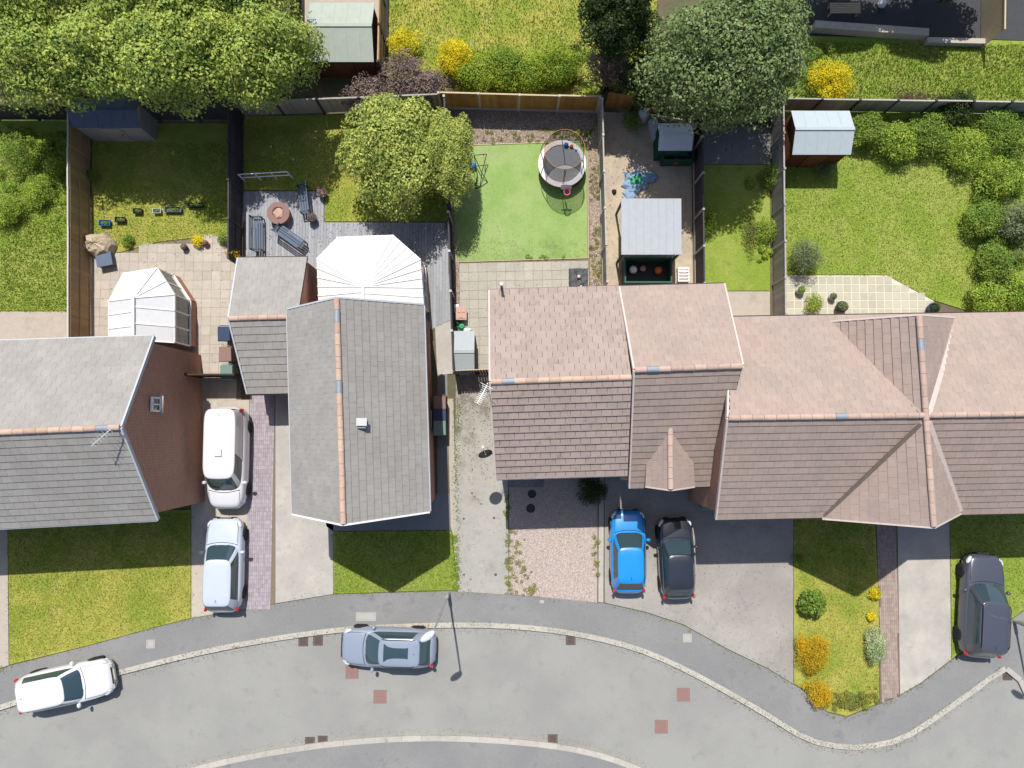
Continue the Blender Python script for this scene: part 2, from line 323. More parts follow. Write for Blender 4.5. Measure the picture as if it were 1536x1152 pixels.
lp = GP(smooth_line(LOW), .09); sheet('pavement', [(p.x, p.y) for p in lp], .09, M['pavement'], 0.0, world=True)
# plots
sheet('driveway', [(684, 563), (738, 561), (750, 718), (762, 718), (763, 892), (687, 887), (682, 720)], .104, M['concrete'])
sheet('path', [(671, 598), (680, 598), (687, 887), (679, 800), (676, 790)], .100, M['beige'])
sheet('gravel_drive', [(763.5, 690), (897, 690), (896, 904.5), (763.5, 891.5)], .10, M['gravel'])
sheet('path', [(898.5, 700), (906, 700), (905, 904), (897.5, 903)], .108, M['concrete2'])
sheet('garden_border', [(672, 164), (897, 168), (903, 436), (684, 436)], .095, M['bark'])
sheet('artificial_lawn', [(680, 219), (812, 214.5), (880, 212.5), (881, 386), (683, 392)], .112, M['turf'])
sheet('patio', [(684, 393), (885, 389), (886, 470), (745, 470), (740, 560), (684, 562)], .100, M['joint'])
b = MB()
for a, c in (((680, 218.5), (882, 212)), ((881.5, 212), (882.5, 387)), ((683, 393), (882, 387))): b.bar(G(*a, .115), G(*c, .115), .035, .06)
tag(b.build('lawn_edging', M['timber']), kind='structure')
# neighbours' surfaces
def lawn(pts, m='lawn', z=.112, name='lawn'): return sheet(name, pts, z, M[m])
lawn([(12, 765), (286, 765), (286, 927), (238, 939), (136, 967), (14, 997)], 'drylawn')
lawn([(500, 798), (676, 796), (686, 885), (622, 886.5), (501, 890.5)], 'lawn')
sheet('path', [(478, 740), (674, 740), (676, 795), (500, 797), (490, 790)], .104, M['darkslab'])
sheet('path', [(656, 560), (671, 560), (673, 741), (656, 741)], .098, M['darkslab'])
sheet('path', [(-60, 765), (11, 765), (13, 998), (-60, 1020)], .104, M['beige'])
sheet('driveway', [(287, 600), (374, 600), (374, 912), (287, 927)], .104, M['beige'])
sheet('driveway', [(413, 590), (500, 590), (500, 891), (413, 905)], .104, M['concrete2'])
sheet('block_strip', [(374.5, 590), (412.5, 590), (412.5, 905.5), (374.5, 912)], .098, M['joint'])
sheet('driveway', [(907, 700), (1190, 700), (1190, 1026), (1152, 1002.5), (1090, 972.5), (1025, 936.5), (968, 917.5), (907, 904)], .104, M['tarmac'])
lawn([(1191, 762), (1312, 762), (1318, 900), (1319, 1054), (1270, 1074), (1241, 1067), (1202, 1032), (1191, 1025)], 'drylawn')
sheet('path', [(1313, 762), (1345, 762), (1349, 1042), (1320.5, 1054), (1319, 900)], .100, M['joint'])
sheet('driveway', [(1346, 762), (1424, 762), (1427, 989), (1381, 1024), (1350, 1042)], .104, M['concrete2'])
lawn([(1425, 762), (1640, 762), (1640, 900), (1560, 898), (1520, 926), (1428, 988)], 'lawn')
# back gardens
lawn([(-60, 180), (135, 180), (135, 466), (-60, 466)], 'lawn')
sheet('patio', [(-60, 467), (135, 467), (135, 530), (-60, 530)], .106, M['beige'])
lawn([(138, 185), (362, 185), (362, 350), (240, 362), (180, 378), (138, 378)], 'drylawn')
sheet('patio', [(138, 379), (180, 379), (240, 363), (362, 351), (362, 612), (290, 612), (138, 540)], .100, M['joint'])
lawn([(366, 175), (671, 168), (680, 332), (488, 332), (488, 285), (366, 285)], 'drylawn')
sheet('path', [(652, 480), (681, 480), (684, 560), (656, 562)], .104, M['concrete2'])
sheet('garden_yard', [(905, 168), (1036, 172), (1040, 470), (908, 470)], .100, M['sand'])
sheet('patio', [(1043, 190), (1155, 190), (1155, 246), (1043, 246)], .104, M['darkslab'])
lawn([(1043, 247), (1155, 247), (1155, 436), (1043, 436)], 'lawn')
sheet('patio', [(1043, 437), (1155, 437), (1155, 510), (1043, 510)], .104, M['beige'])
lawn([(1160, 168), (1560, 168), (1560, 500), (1400, 450), (1330, 412), (1160, 412)], 'lawn')
sheet('patio', [(1160, 413), (1330, 413), (1400, 451), (1420, 520), (1160, 520)], .100, M['creamjoint'])
# land beyond the back fences
lawn([(583, -60), (985, -60), (985, 158), (583, 158)], 'drylawn', .10)
sheet('yard', [(440, -60), (582, -60), (582, 60), (440, 60)], .104, M['beige'])
sheet('yard', [(440, 61), (582, 61), (582, 165), (440, 165)], .102, M['soil'])
lawn([(1150, 52), (1560, 62), (1560, 166), (1150, 166)], 'lawn', .10)
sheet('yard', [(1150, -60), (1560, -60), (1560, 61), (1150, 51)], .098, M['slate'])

def inpoly(x, y, poly):
    ins = np.zeros(x.shape, bool); n = len(poly); j = n-1
    for i in range(n):
        xi, yi, xj, yj = poly[i][0], poly[i][1], poly[j][0], poly[j][1]
        c = ((yi > y) != (yj > y)) & (x < (xj-xi)*(y-yi)/((yj-yi) if yj != yi else 1e-9)+xi); ins ^= c; j = i
    return ins
def scatter_xy(poly, n):
    a = np.array([(p[0], p[1]) for p in poly]); lo, hi = a.min(0), a.max(0); q = RNG.uniform(lo, hi, (n*2, 2))
    q = q[inpoly(q[:, 0], q[:, 1], a)][:n]; return q
def stones(name, pts, n, m, s=(.018, .035), z=.10, label=None, parent=None):
    xy = scatter_xy(GP(pts, z), n); n = len(xy)
    base = np.array([(1, 0, 0), (0, 1, 0), (-1, 0, 0), (0, -1, 0), (0, 0, 1)], float)
    r = RNG.uniform(s[0], s[1], (n, 1, 1)); v = base[None]*r*RNG.uniform(.7, 1.3, (n, 5, 1)); v[:, :, 2] *= .7
    a = RNG.uniform(0, 6.28, n); c, si = np.cos(a)[:, None], np.sin(a)[:, None]
    x = v[:, :, 0]*c-v[:, :, 1]*si; y = v[:, :, 0]*si+v[:, :, 1]*c; v[:, :, 0] = x; v[:, :, 1] = y
    v[:, :, :2] += xy[:, None, :]; v[:, :, 2] += z+.003
    co = v.reshape(-1, 3); idx = np.array([(0, 1, 4), (1, 2, 4), (2, 3, 4), (3, 0, 4)]); f = (idx[None]+np.arange(n)[:, None, None]*5).reshape(-1, 3)
    me = bpy.data.meshes.new(name); me.vertices.add(len(co)); me.vertices.foreach_set('co', co.astype(np.float32).ravel())
    me.loops.add(f.size); me.loops.foreach_set('vertex_index', f.astype(np.int32).ravel()); me.polygons.add(len(f)); me.polygons.foreach_set('loop_start', np.arange(0, f.size, 3, dtype=np.int32))
    me.materials.append(m); me.update(calc_edges=True)
    return tag(link(name, me), label, kind='stuff')
stones('gravel', [(764, 700), (896, 700), (895, 903), (764, 890)], 30000, M['pebble'], (.012, .028))
stones('gravel', [(673, 166), (896, 169), (880, 212), (680, 218)], 7000, M['borderstone'], (.016, .036), .096)
stones('gravel', [(883, 190), (897, 190), (902, 434), (886, 434)], 4500, M['borderstone'], (.018, .04), .096)
stones('gravel', [(674, 300), (680, 300), (690, 400), (690, 480), (684, 480)], 1500, M['borderstone'], (.018, .035), .104)
def grass(name, pts, n, m, h=(.03, .07), z=.112):
    xy = scatter_xy(GP(pts, z), n); n = len(xy); xy = xy+RNG.normal(0, .06, xy.shape); a = RNG.uniform(0, 6.28, n); w = RNG.uniform(.012, .03, n); hh = RNG.uniform(h[0], h[1], n)
    co = np.zeros((n, 3, 3)); co[:, 0, 0] = xy[:, 0]-np.cos(a)*w; co[:, 0, 1] = xy[:, 1]-np.sin(a)*w; co[:, 1, 0] = xy[:, 0]+np.cos(a)*w; co[:, 1, 1] = xy[:, 1]+np.sin(a)*w
    co[:, 2, 0] = xy[:, 0]+RNG.normal(0, .03, n); co[:, 2, 1] = xy[:, 1]+RNG.normal(0, .03, n); co[:, :2, 2] = z-.004; co[:, 2, 2] = z+hh
    return tag(link(name, npmesh(name, co, 3, m)), kind='stuff')
L['grass'] = leafmat('grass_blade', (.22, .31, .04), (.30, .34, .07)); L['grass_dry'] = leafmat('grass_blade_dry', (.37, .36, .09), (.26, .31, .05))
grass('grass', [(12, 770), (286, 770), (286, 925), (14, 995)], 26000, L['grass_dry'])
grass('grass', [(500, 798), (676, 796), (686, 885), (501, 890)], 12000, L['grass'])
grass('grass', [(1191, 780), (1312, 780), (1319, 1050), (1270, 1070), (1202, 1030)], 14000, L['grass_dry'])
grass('grass', [(1425, 762), (1560, 762), (1560, 895), (1428, 985)], 8000, L['grass'])
grass('grass', [(0, 200), (135, 200), (135, 466), (0, 466)], 22000, L['grass'], (.04, .12))
grass('grass', [(138, 215), (362, 215), (362, 350), (138, 378)], 18000, L['grass_dry'])
grass('grass', [(366, 190), (671, 190), (680, 332), (488, 332), (488, 285), (366, 285)], 16000, L['grass_dry'])
grass('grass', [(1160, 230), (1540, 230), (1540, 450), (1400, 450), (1330, 412), (1160, 412)], 34000, L['grass'])
grass('grass', [(583, -10), (985, -10), (985, 150), (583, 150)], 20000, L['grass'], (.04, .12))
grass('grass', [(1200, 62), (1540, 68), (1540, 150), (1200, 150)], 16000, L['grass'], (.05, .15))
# individual slabs of the plot's patio
def slabs(parent, rows, w, d, m, thick=.03, gap=.012, z=.112, clip=None, ang=0, name='slab', stuff=False):
    """grid from a corner: rows = (origin world xy, nx, ny)"""
    (ox, oy), nx, ny = rows; ca, sa = math.cos(ang), math.sin(ang)
    base = None; mbx = MB()
    for j in range(ny):
        for i in range(nx):
            cx, cy = (i+.5)*w, -(j+.5)*d; X = ox+cx*ca-cy*sa; Y = oy+cx*sa+cy*ca
            if clip is not None and not inpoly(np.array([X]), np.array([Y]), clip)[0]: continue
            dz = random.uniform(-.003, .003)
            if stuff: mbx.box((X, Y, z-thick/2+dz), (w-gap, d-gap, thick), ang); continue
            if base is None:
                q = MB(); e = .004; q.box((0, 0, -thick/2), (w-gap, d-gap, thick)); base = mesh(name, q.v, q.f, m)
            o = link(name, base, parent, Vector((X, Y, z+dz))-ORG[parent.name]); o.rotation_euler = (random.uniform(-.004, .004), random.uniform(-.004, .004), ang+random.uniform(-.006, .006))
    if stuff and mbx.v: return tag(mbx.build(name, m, parent), kind='stuff')
obj = bpy.data.objects
A = math.radians(-1.6)*-1
pat = [o for o in obj if o.name.startswith('patio')]
plot_patio = pat[0]
clip = GP([(684, 392), (884, 388), (885, 460), (746, 460), (744, 565), (685, 562)], .1)
o0 = G(689, 395, .11)
slabs(plot_patio, ((o0.x, o0.y), 15, 13), .45, .45, M['slab'], clip=clip, ang=math.radians(1.2))
cream_patio = pat[-1]
q0 = G(1166, 414, .11)
slabs(cream_patio, ((q0.x, q0.y), 26, 8), .40, .40, M['cream'], gap=.05, clip=GP([(1162, 414), (1328, 414), (1398, 452), (1410, 500), (1162, 500)], .1))
q0 = G(140, 352, .11); beige_patio = [o for o in pat if o.data.materials[0] == M['joint']][1]
slabs(beige_patio, ((q0.x, q0.y), 17, 20), .45, .45, M['beige'], gap=.008, clip=GP([(139, 380), (182, 380), (240, 365), (361, 352), (361, 611), (290, 611), (139, 540)], .1), name='paving', stuff=True)
st = [o for o in obj if o.name.startswith('block_strip')][0]; q0 = G(375, 592, .11)
slabs(st, ((q0.x, q0.y), 12, 51), .1, .2, M['pink'], gap=.006, name='paving', stuff=True)
rp = [o for o in obj if o.name.startswith('path') and o.data.materials[0] == M['joint']][0]; q0 = G(1314, 764, .11)
slabs(rp, ((q0.x, q0.y), 10, 46), .1, .2, M['redblock'], gap=.006, clip=GP([(1314, 763), (1344, 763), (1348, 1042), (1321, 1053), (1320, 900)], .1), name='paving', stuff=True)
fs = sheet('path', [(760, 700), (812, 700), (812, 732), (760, 733)], .098, M['joint'])
q0 = G(761, 717, .11); slabs(fs, ((q0.x, q0.y+.1), 4, 1), .44, .55, M['darkslab'])
# ------------------------------------------------------------------ foliage
def leaves(centers, radii, n, size, up=.35, squash=1.0):
    """leaf quads spread on/in the clumps; centers (k,3), radii (k,3)"""
    k = len(centers); w = radii[:, 0]*radii[:, 1]; idx = RNG.choice(k, n, p=w/w.sum())
    d = RNG.normal(size=(n, 3)); d[:, 2] = np.where(d[:, 2] < -.35, -d[:, 2], d[:, 2]); d /= np.linalg.norm(d, axis=1)[:, None]
    rr = (RNG.uniform(.0, 1.0, n)**.5*.62+.5)[:, None]; p = centers[idx]+d*radii[idx]*rr
    nn = d+RNG.normal(0, .55, (n, 3)); nn[:, 2] += up; nn /= np.linalg.norm(nn, axis=1)[:, None]
    a = np.cross(nn, RNG.normal(size=(n, 3))); a /= np.linalg.norm(a, axis=1)[:, None]; b2 = np.cross(nn, a)
    s = RNG.uniform(size*.6, size*1.3, n)[:, None]
    co = np.stack([p-a*s*.6, p-b2*s*.34+nn*s*.06, p+a*s*.6, p+b2*s*.34+nn*s*.06], 1); return co
def plant(name, px, py, zc, rx, ry, rz, nleaf, size, m, label, cat, group=None, clumps=24, trunk=.12, crown_name='crown', irr=.28, gz=.1):
    """px,py = where the crown centre (height zc) stands in the survey picture; radii in metres"""
    c = G(px, py, zc); root = thing(name, (c.x, c.y, gz), label, cat, group)
    cs = []; rs = []
    ga = math.pi*(3-5**.5); p1, p2_ = random.uniform(0, 6), random.uniform(0, 6)
    for i in range(clumps):
        t = (i+.5)/clumps; zz = 1-1.5*t; r = math.sqrt(max(0, 1-zz*zz)); th = i*ga+random.uniform(-.3, .3); q = random.uniform(1-irr, 1+irr*.5)*((1+.17*math.sin(2*th+p1)+.13*math.sin(3*th+p2_)) if clumps > 17 else 1)
        cs.append((c.x+rx*.68*r*math.cos(th)*q, c.y+ry*.68*r*math.sin(th)*q, zc+rz*.66*zz*q)); k = random.uniform(.20, .36) if clumps > 17 else random.uniform(.30, .46)
        rs.append((rx*k, ry*k, rz*k))
    cs.append((c.x, c.y, zc)); rs.append((rx*.5, ry*.5, rz*.5))
    co = leaves(np.array(cs), np.array(rs), nleaf, size); co[:, :, 2] = np.maximum(co[:, :, 2], gz+.01); co -= np.array([c.x, c.y, gz])
    link(crown_name, npmesh(crown_name, co, 4, m), root)
    b = MB(); top = zc+rz*.2; b.tube([(c.x, c.y, gz-.03), (c.x+.03, c.y, (gz+top)/2), (c.x, c.y+.04, top)], trunk, 8, rr=[trunk*1.25, trunk, trunk*.6])
    for i in range(0, min(len(cs), 12)):
        e = Vector(cs[i]); s0 = Vector((c.x, c.y, gz+(zc-gz)*random.uniform(.35, .8))); mid = s0.lerp(e, .5)+Vector((0, 0, -.08*rz)); b.tube([s0, mid, e], trunk*.3, 5, rr=[trunk*.45, trunk*.3, trunk*.12])
    b.build('trunk' if zc > 1.4 else 'stem', M['trunk'], root); return root
def tree(*a, **k): return plant('tree', *a, **k)
def shrub(px, py, r, m, label, h=None, n=None, size=.055, ry=None, group=None, name='shrub'):
    h = h or r*.9; n = n or int(3500*max(r, .35)**2+500)
    return plant(name, px, py, .1+h*.55, r, ry or r, h*.62, n, size, m, label, 'shrub' if name == 'shrub' else name, group, clumps=16, trunk=.035, crown_name='foliage')
BG = 'trees in the belt beyond the back gardens'
for i, (x, y, r, lab) in enumerate([
    (35, 75, 2.9, 'light green tree at the left end of the belt, above the dark-fenced lawn'),
    (150, 90, 2.5, 'light green tree right behind the dark blue-grey shed'),
    (262, 85, 2.6, 'light green tree behind the middle of the dry lawn with the boulder'),
    (385, 90, 2.6, 'light green tree at the end of the belt, beside the pale green shed'),
    (85, -35, 2.9, 'tree in the second row of the belt, furthest left at the picture edge'),
    (225, -30, 2.8, 'tree in the second row of the belt, cut by the top picture edge'),
    (360, -15, 2.7, 'tree in the second row of the belt, nearest the pale green shed')]):
    tree(x, y, 4.6+.3*(i % 3), r, r*.95, 2.5, 22000, .13, L['belt'], lab, 'tree', BG, clumps=52, trunk=.16)
tree(592, 236, 2.9, 2.55, 2.75, 2.0, 26000, .115, L['yellowg'], 'round yellow-green tree on the lawn beside the white conservatory', 'tree', clumps=50, trunk=.14)
tree(674, 238, 2.9, 1.12, 2.5, 1.8, 24000, .075, L['yellowg'], 'yellow-green tree overhanging the left edge of the artificial lawn', 'tree', clumps=44, trunk=.09)
tree(1092, 88, 5.2, 3.75, 3.15, 2.9, 46000, .13, L['big'], 'large broad grey-green tree behind the playhouse garden', 'tree', clumps=70, trunk=.2)
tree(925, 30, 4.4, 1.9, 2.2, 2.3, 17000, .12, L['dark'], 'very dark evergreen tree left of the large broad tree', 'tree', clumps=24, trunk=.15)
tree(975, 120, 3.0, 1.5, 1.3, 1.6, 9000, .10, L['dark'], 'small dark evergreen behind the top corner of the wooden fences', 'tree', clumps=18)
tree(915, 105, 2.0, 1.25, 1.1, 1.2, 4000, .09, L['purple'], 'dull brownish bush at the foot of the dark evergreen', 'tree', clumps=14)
PG = 'dull purple shrubs behind the yellow-green tree'
for x, y, r, lab in ((553, 152, 1.25, 'dull purple shrub nearest the pale green shed'), (608, 118, 1.35, 'dull purple shrub below the smaller yellow shrub'), (645, 132, .85, 'small dull purple shrub by the corner of the plot fence')):
    shrub(x, y, r, L['purple'], lab, 1.5, 4200, .08, group=PG)
shrub(607, 66, .85, L['yellow'], 'smaller yellow shrub next to the shed with the brown fence', .9, 4500, .06)
shrub(684, 88, 1.05, L['yellow'], 'large bright yellow shrub behind the back fence', 1.3, 7500, .06)
HG = 'green shrubs along the far side of the back fence'
for x, y, r, lab in ((716, 112, .95, 'green shrub beside the bright yellow one'), (757, 100, 1.15, 'tallest green shrub behind the middle of the back fence'), (800, 108, 1.0, 'green shrub behind the third fence panel'), (842, 98, 1.1, 'green shrub nearest the dark evergreen')):
    shrub(x, y, r, L['hedge'], lab, 1.3, 6500, .07, group=HG)
shrub(1246, 120, 1.15, L['yellow'], 'bright yellow shrub behind the pale blue shed', 1.0, 7000, .06)
RG = 'shrubs filling the border of the far right garden'
k = 0
for x, y, r, m, lab in ((1300, 195, .9, 'green', 'green shrub right of the pale blue shed'), (1345, 215, 1.0, 'bright', 'light green shrub at the top edge of the round lawn'), (1395, 205, 1.15, 'green', 'mid green shrub behind the round lawn'),
    (1448, 225, 1.2, 'bright', 'light green shrub at the top corner of the border'), (1500, 200, 1.3, 'green', 'mid green shrub in the top right corner of the garden'), (1432, 165, 1.0, 'dark', 'dark shrub under the garden wall'),
    (1500, 268, 1.1, 'bright', 'yellowish green shrub on the right border, second from the top'), (1476, 330, .95, 'green', 'green shrub at the middle of the right lawn edge'), (1525, 335, 1.0, 'sage', 'grey-green shrub at the picture edge'),
    (1490, 395, 1.0, 'green', 'green shrub low on the right border'), (1480, 450, .95, 'bright', 'light green shrub closest to the terrace roof'), (1532, 440, 1.0, 'bright', 'light green shrub at the bottom of the right border, picture edge')):
    shrub(x, y, r, L[m], lab, 1.1, 5200, .075, group=RG)
shrub(1207, 385, .85, L['sage'], 'round grey-green bush beside the grey fence and cream slabs', 1.3, 5500, .05)
shrub(1236, 250, .55, L['sage'], 'small grey-green bush below the pale blue shed', .6)
shrub(1220, 455, .5, L['bright'], 'light green plant on the cream slabs', .6)
shrub(1062, 330, .5, L['hedge'], 'yellow-green shrub against the dark grey fence', .8, ry=.9)
shrub(1150, 345, .65, L['bright'], 'yellow-green shrub in the corner of the shady lawn', .7)
shrub(1125, 350, .45, L['weed'], 'straggly yellow plant on the shady lawn', .5, ry=1.1)
shrub(1157, 265, .6, L['green'], 'green shrub by the fence at the shady lawn', .9)
shrub(30, 235, .9, L['green'], 'dark green shrub in the shade at the far left lawn', 1.2)
shrub(55, 285, .8, L['bright'], 'light green bush on the far left lawn', .8, 5000)
shrub(12, 315, .8, L['bright'], 'light green bush at the left picture edge', .8, 5000)
shrub(85, 250, .5, L['bright'], 'small light green bush against the tall brown fence', .7)
shrub(140, 262, .3, L['green'], 'small green plant on the sunny side of the brown fence', .5)
shrub(192, 362, .35, L['green'], 'low green plant beside the boulder', .35)
shrub(297, 362, .32, L['yellow'], 'yellow flowering plant on the beige patio', .4)
shrub(335, 358, .28, L['green'], 'small green pot plant on the beige patio', .4)
shrub(353, 385, .3, L['orange'], 'golden climber at the fence by the patio', 1.5)
shrub(890, 736, .72, L['dark'], 'round dark green bush against the front of the house', 1.0, 9000, .04)
shrub(948, 182, .55, L['green'], 'small green bush behind the back right corner of the plot', .8)
shrub(1216, 905, .65, L['green'], 'dark green spiky shrub on the front island lawn', .9, 1600, .12)
shrub(1219, 980, .82, L['orange'], 'large golden shrub clipped round on the front island', .9, 9000, .045, ry=.98)
shrub(1228, 1040, .62, L['orange'], 'smaller golden shrub at the pavement end of the island', .6, 4000, .045, ry=.72)
shrub(1313, 890, .3, L['yellow'], 'small round yellow bush by the red brick path', .4)
shrub(1306, 925, .22, L['yellow'], 'tiny yellow plant between the round bush and the pale shrub', .3)
shrub(1313, 968, .5, L['pale'], 'pale variegated oblong shrub by the red brick path', .7, 4500, .05, ry=.95)
shrub(1275, 1052, .9, L['weed'], 'sprawling yellow-green ground plant at the tip of the island', .25, 2500, .05, ry=.35)
shrub(1196, 838, .25, L['green'], 'small green plant on the shaded island lawn', .4)
def weeds(name, pts, n, m, z=.105):
    xy = scatter_xy(GP(pts, z), n); c = np.concatenate([xy, np.full((len(xy), 1), z+.02)], 1); r = np.column_stack([RNG.uniform(.04, .13, len(xy))]*2+[RNG.uniform(.02, .08, len(xy))])
    co = leaves(c, r, len(xy)*45, .035); co[:, :, 2] = np.maximum(co[:, :, 2], z+.004); return tag(link(name, npmesh(name, co, 4, m)), kind='stuff')
weeds('weeds', [(690, 193), (890, 193), (885, 214), (700, 218)], 70, L['weed'])
weeds('weeds', [(825, 195), (890, 195), (880, 212), (826, 214)], 40, L['green'])
weeds('weeds', [(884, 240), (900, 240), (902, 300), (886, 300)], 35, L['weed'])
weeds('weeds', [(884, 340), (900, 340), (904, 432), (888, 432)], 50, L['weed'])
weeds('weeds', [(757, 730), (764, 730), (764, 890), (759, 890)], 45, L['weed'])
weeds('weeds', [(764, 830), (800, 850), (806, 896), (764, 889)], 50, L['weed'])
weeds('weeds', [(764, 790), (790, 795), (785, 830), (764, 830)], 14, L['weed'])
weeds('weeds', [(890, 800), (898, 800), (898, 870), (890, 870)], 22, L['weed'])
weeds('weeds', [(1230, 1040), (1318, 1030), (1318, 1052), (1270, 1072), (1240, 1064)], 50, L['weed'])
weeds('weeds', [(0, 330), (133, 330), (133, 455), (0, 455)], 120, L['bright'])
weeds('weeds', [(676, 800), (686, 800), (687, 884), (678, 884)], 70, L['bright'])
weeds('weeds', [(784, 385), (846, 384), (846, 391), (784, 392)], 12, L['green'], .112)
weeds('weeds', [(1290, 180), (1540, 180), (1540, 215), (1290, 225)], 130, L['green'])
def undergrowth(pts, n, m, r0=.12, r1=.34, z=.1, ln=120, size=.07):
    xy = scatter_xy(GP(pts, z), n); k = RNG.uniform(r0, r1, len(xy)); c = np.concatenate([xy, (z+k*.5)[:, None]], 1); r = np.column_stack([k, k*RNG.uniform(.7, 1.2, len(xy)), k*.8])
    co = leaves(c, r, int(len(xy)*ln), size); co[:, :, 2] = np.maximum(co[:, :, 2], z+.004); return tag(link('undergrowth', npmesh('undergrowth', co, 4, m)), kind='stuff')
undergrowth([(1285, 178), (1560, 178), (1560, 225), (1330, 235), (1290, 215)], 60, L['green']); undergrowth([(1285, 178), (1560, 178), (1560, 215), (1330, 225)], 40, L['bright'])
undergrowth([(1455, 225), (1560, 225), (1560, 470), (1462, 470)], 110, L['green']); undergrowth([(1465, 225), (1560, 225), (1560, 470), (1472, 470)], 60, L['bright']); undergrowth([(1470, 250), (1560, 250), (1560, 470), (1472, 470)], 14, L['sage'])
undergrowth([(-20, 205), (125, 205), (125, 330), (-20, 345)], 45, L['bright'], .1, .3); undergrowth([(-20, 190), (130, 190), (130, 235), (-20, 235)], 30, L['green'])
undergrowth([(690, 75), (860, 75), (866, 140), (690, 140)], 70, L['hedge']); undergrowth([(585, 95), (680, 120), (680, 150), (590, 140)], 26, L['purple'], .1, .25); undergrowth([(860, 60), (985, 60), (985, 155), (860, 150)], 50, L['dark'])
undergrowth([(1205, 60), (1250, 60), (1240, 150), (1165, 150)], 22, L['green']); undergrowth([(1120, 255), (1154, 255), (1154, 410), (1130, 410)], 20, L['bright'], .08, .22); undergrowth([(1162, 240), (1178, 240), (1178, 400), (1162, 400)], 18, L['weed'], .06, .16)
undergrowth([(1192, 950), (1225, 1000), (1245, 1060), (1205, 1030)], 12, L['orange'], .08, .2, size=.05); undergrowth([(1260, 1040), (1318, 1035), (1318, 1052), (1272, 1070)], 20, L['weed'], .06, .18, size=.05)
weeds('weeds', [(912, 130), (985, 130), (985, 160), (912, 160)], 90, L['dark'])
weeds('weeds', [(688, 110), (866, 108), (866, 140), (688, 140)], 120, L['hedge'])
# ------------------------------------------------------------------ the deck behind the grey gable house
dk = sheet('decking', [(366, 286), (488, 286), (488, 333), (671, 333), (681, 480), (640, 500), (480, 500), (366, 420)], .10, M['joint'])
b = MB(); clipd = GP([(367, 287), (487, 287), (487, 334), (670, 334), (679, 479), (640, 498), (484, 498), (367, 419)], .1)
x0, y0 = G(366, 286).x, G(366, 286).y; x = x0
cl = np.array([(p.x, p.y) for p in clipd])
while x < x0+10.6:
    ys = np.arange(y0+.2, y0-8, -.05); ins = inpoly(np.full(ys.shape, x+.07), ys, cl)
    if ins.any():
        a, c = ys[ins].max(), ys[ins].min(); s = a
        while s > c:
            e = max(c, s-random.uniform(1.8, 3.6)); b.box((x+.07, (s+e)/2, .115+random.uniform(-.002, .002)), (.138, s-e-.006, .03)); s = e
    x += .146
tag(b.build('deck_boards', M['deck'], dk), kind='stuff')
# ------------------------------------------------------------------ roofs and houses
def tiles(parent, E0, E1, R0, R1, m, tw=.40, pitch=.335, parts=0, th=.038, gap=.005, jit=.5):
    """tile one slope: eave E0->E1, ridge R0->R1 (world points)"""
    E0, E1, R0, R1 = map(Vector, (E0, E1, R0, R1)); nrm = (E1-E0).cross((R0+R1)/2-(E0+E1)/2).normalized()
    if nrm.z < 0: nrm = -nrm
    Ls = ((R0+R1)/2-(E0+E1)/2); uu = (E1-E0).normalized(); Ls = (Ls-uu*Ls.dot(uu)).length; rows = max(1, round(Ls/pitch)); p = Ls/rows
    o0 = ORG[parent.name]; mbx = MB(); n = 0; tl = p*1.10; shared = {}
    def unit(w):
        q = MB(); q.add([(0, -.02, .006), (w, -.02, .006), (w, tl, -.006), (0, tl, -.006), (0, -.02, .006+th), (w, -.02, .006+th), (w, tl, th*.3), (0, tl, th*.3)],
                        [(4, 5, 6, 7), (0, 1, 5, 4), (1, 2, 6, 5), (3, 0, 4, 7), (2, 3, 7, 6), (3, 2, 1, 0)]); return q
    for r in range(rows):
        t = r/rows; a, c = E0.lerp(R0, t), E1.lerp(R1, t); u = (c-a).normalized(); v = nrm.cross(u); v = v if v.z > 0 else -v; R = Matrix((u, v, nrm)).transposed(); s1 = (c-a).length
        s = 0; first = True
        while s < s1-.05:
            w = tw if not (first and r % 2) else tw*.5
            first = False
            if s+w > s1-.08: w = s1-s
            ww = w-gap; zz = random.uniform(-.002, .003)*jit; tilt = random.uniform(-.008, .008)*jit
            org = a+u*(s+gap/2)+nrm*(.014+zz)
            if n < parts:
                key = round(ww, 2)
                if key not in shared: q = unit(ww); shared[key] = mesh('tile', q.v, q.f, m)
                o = link('tile', shared[key], parent); o.matrix_basis = Matrix.Translation(org-o0) @ (R @ Matrix.Rotation(tilt, 3, 'Y')).to_4x4(); n += 1
            else:
                q = unit(ww); RR = R @ Matrix.Rotation(tilt, 3, 'Y'); mbx.add([org+RR @ p_ for p_ in q.v], q.f)
            s += w
    if mbx.v: tag(mbx.build('tiles', m, parent), kind='stuff')
    return n
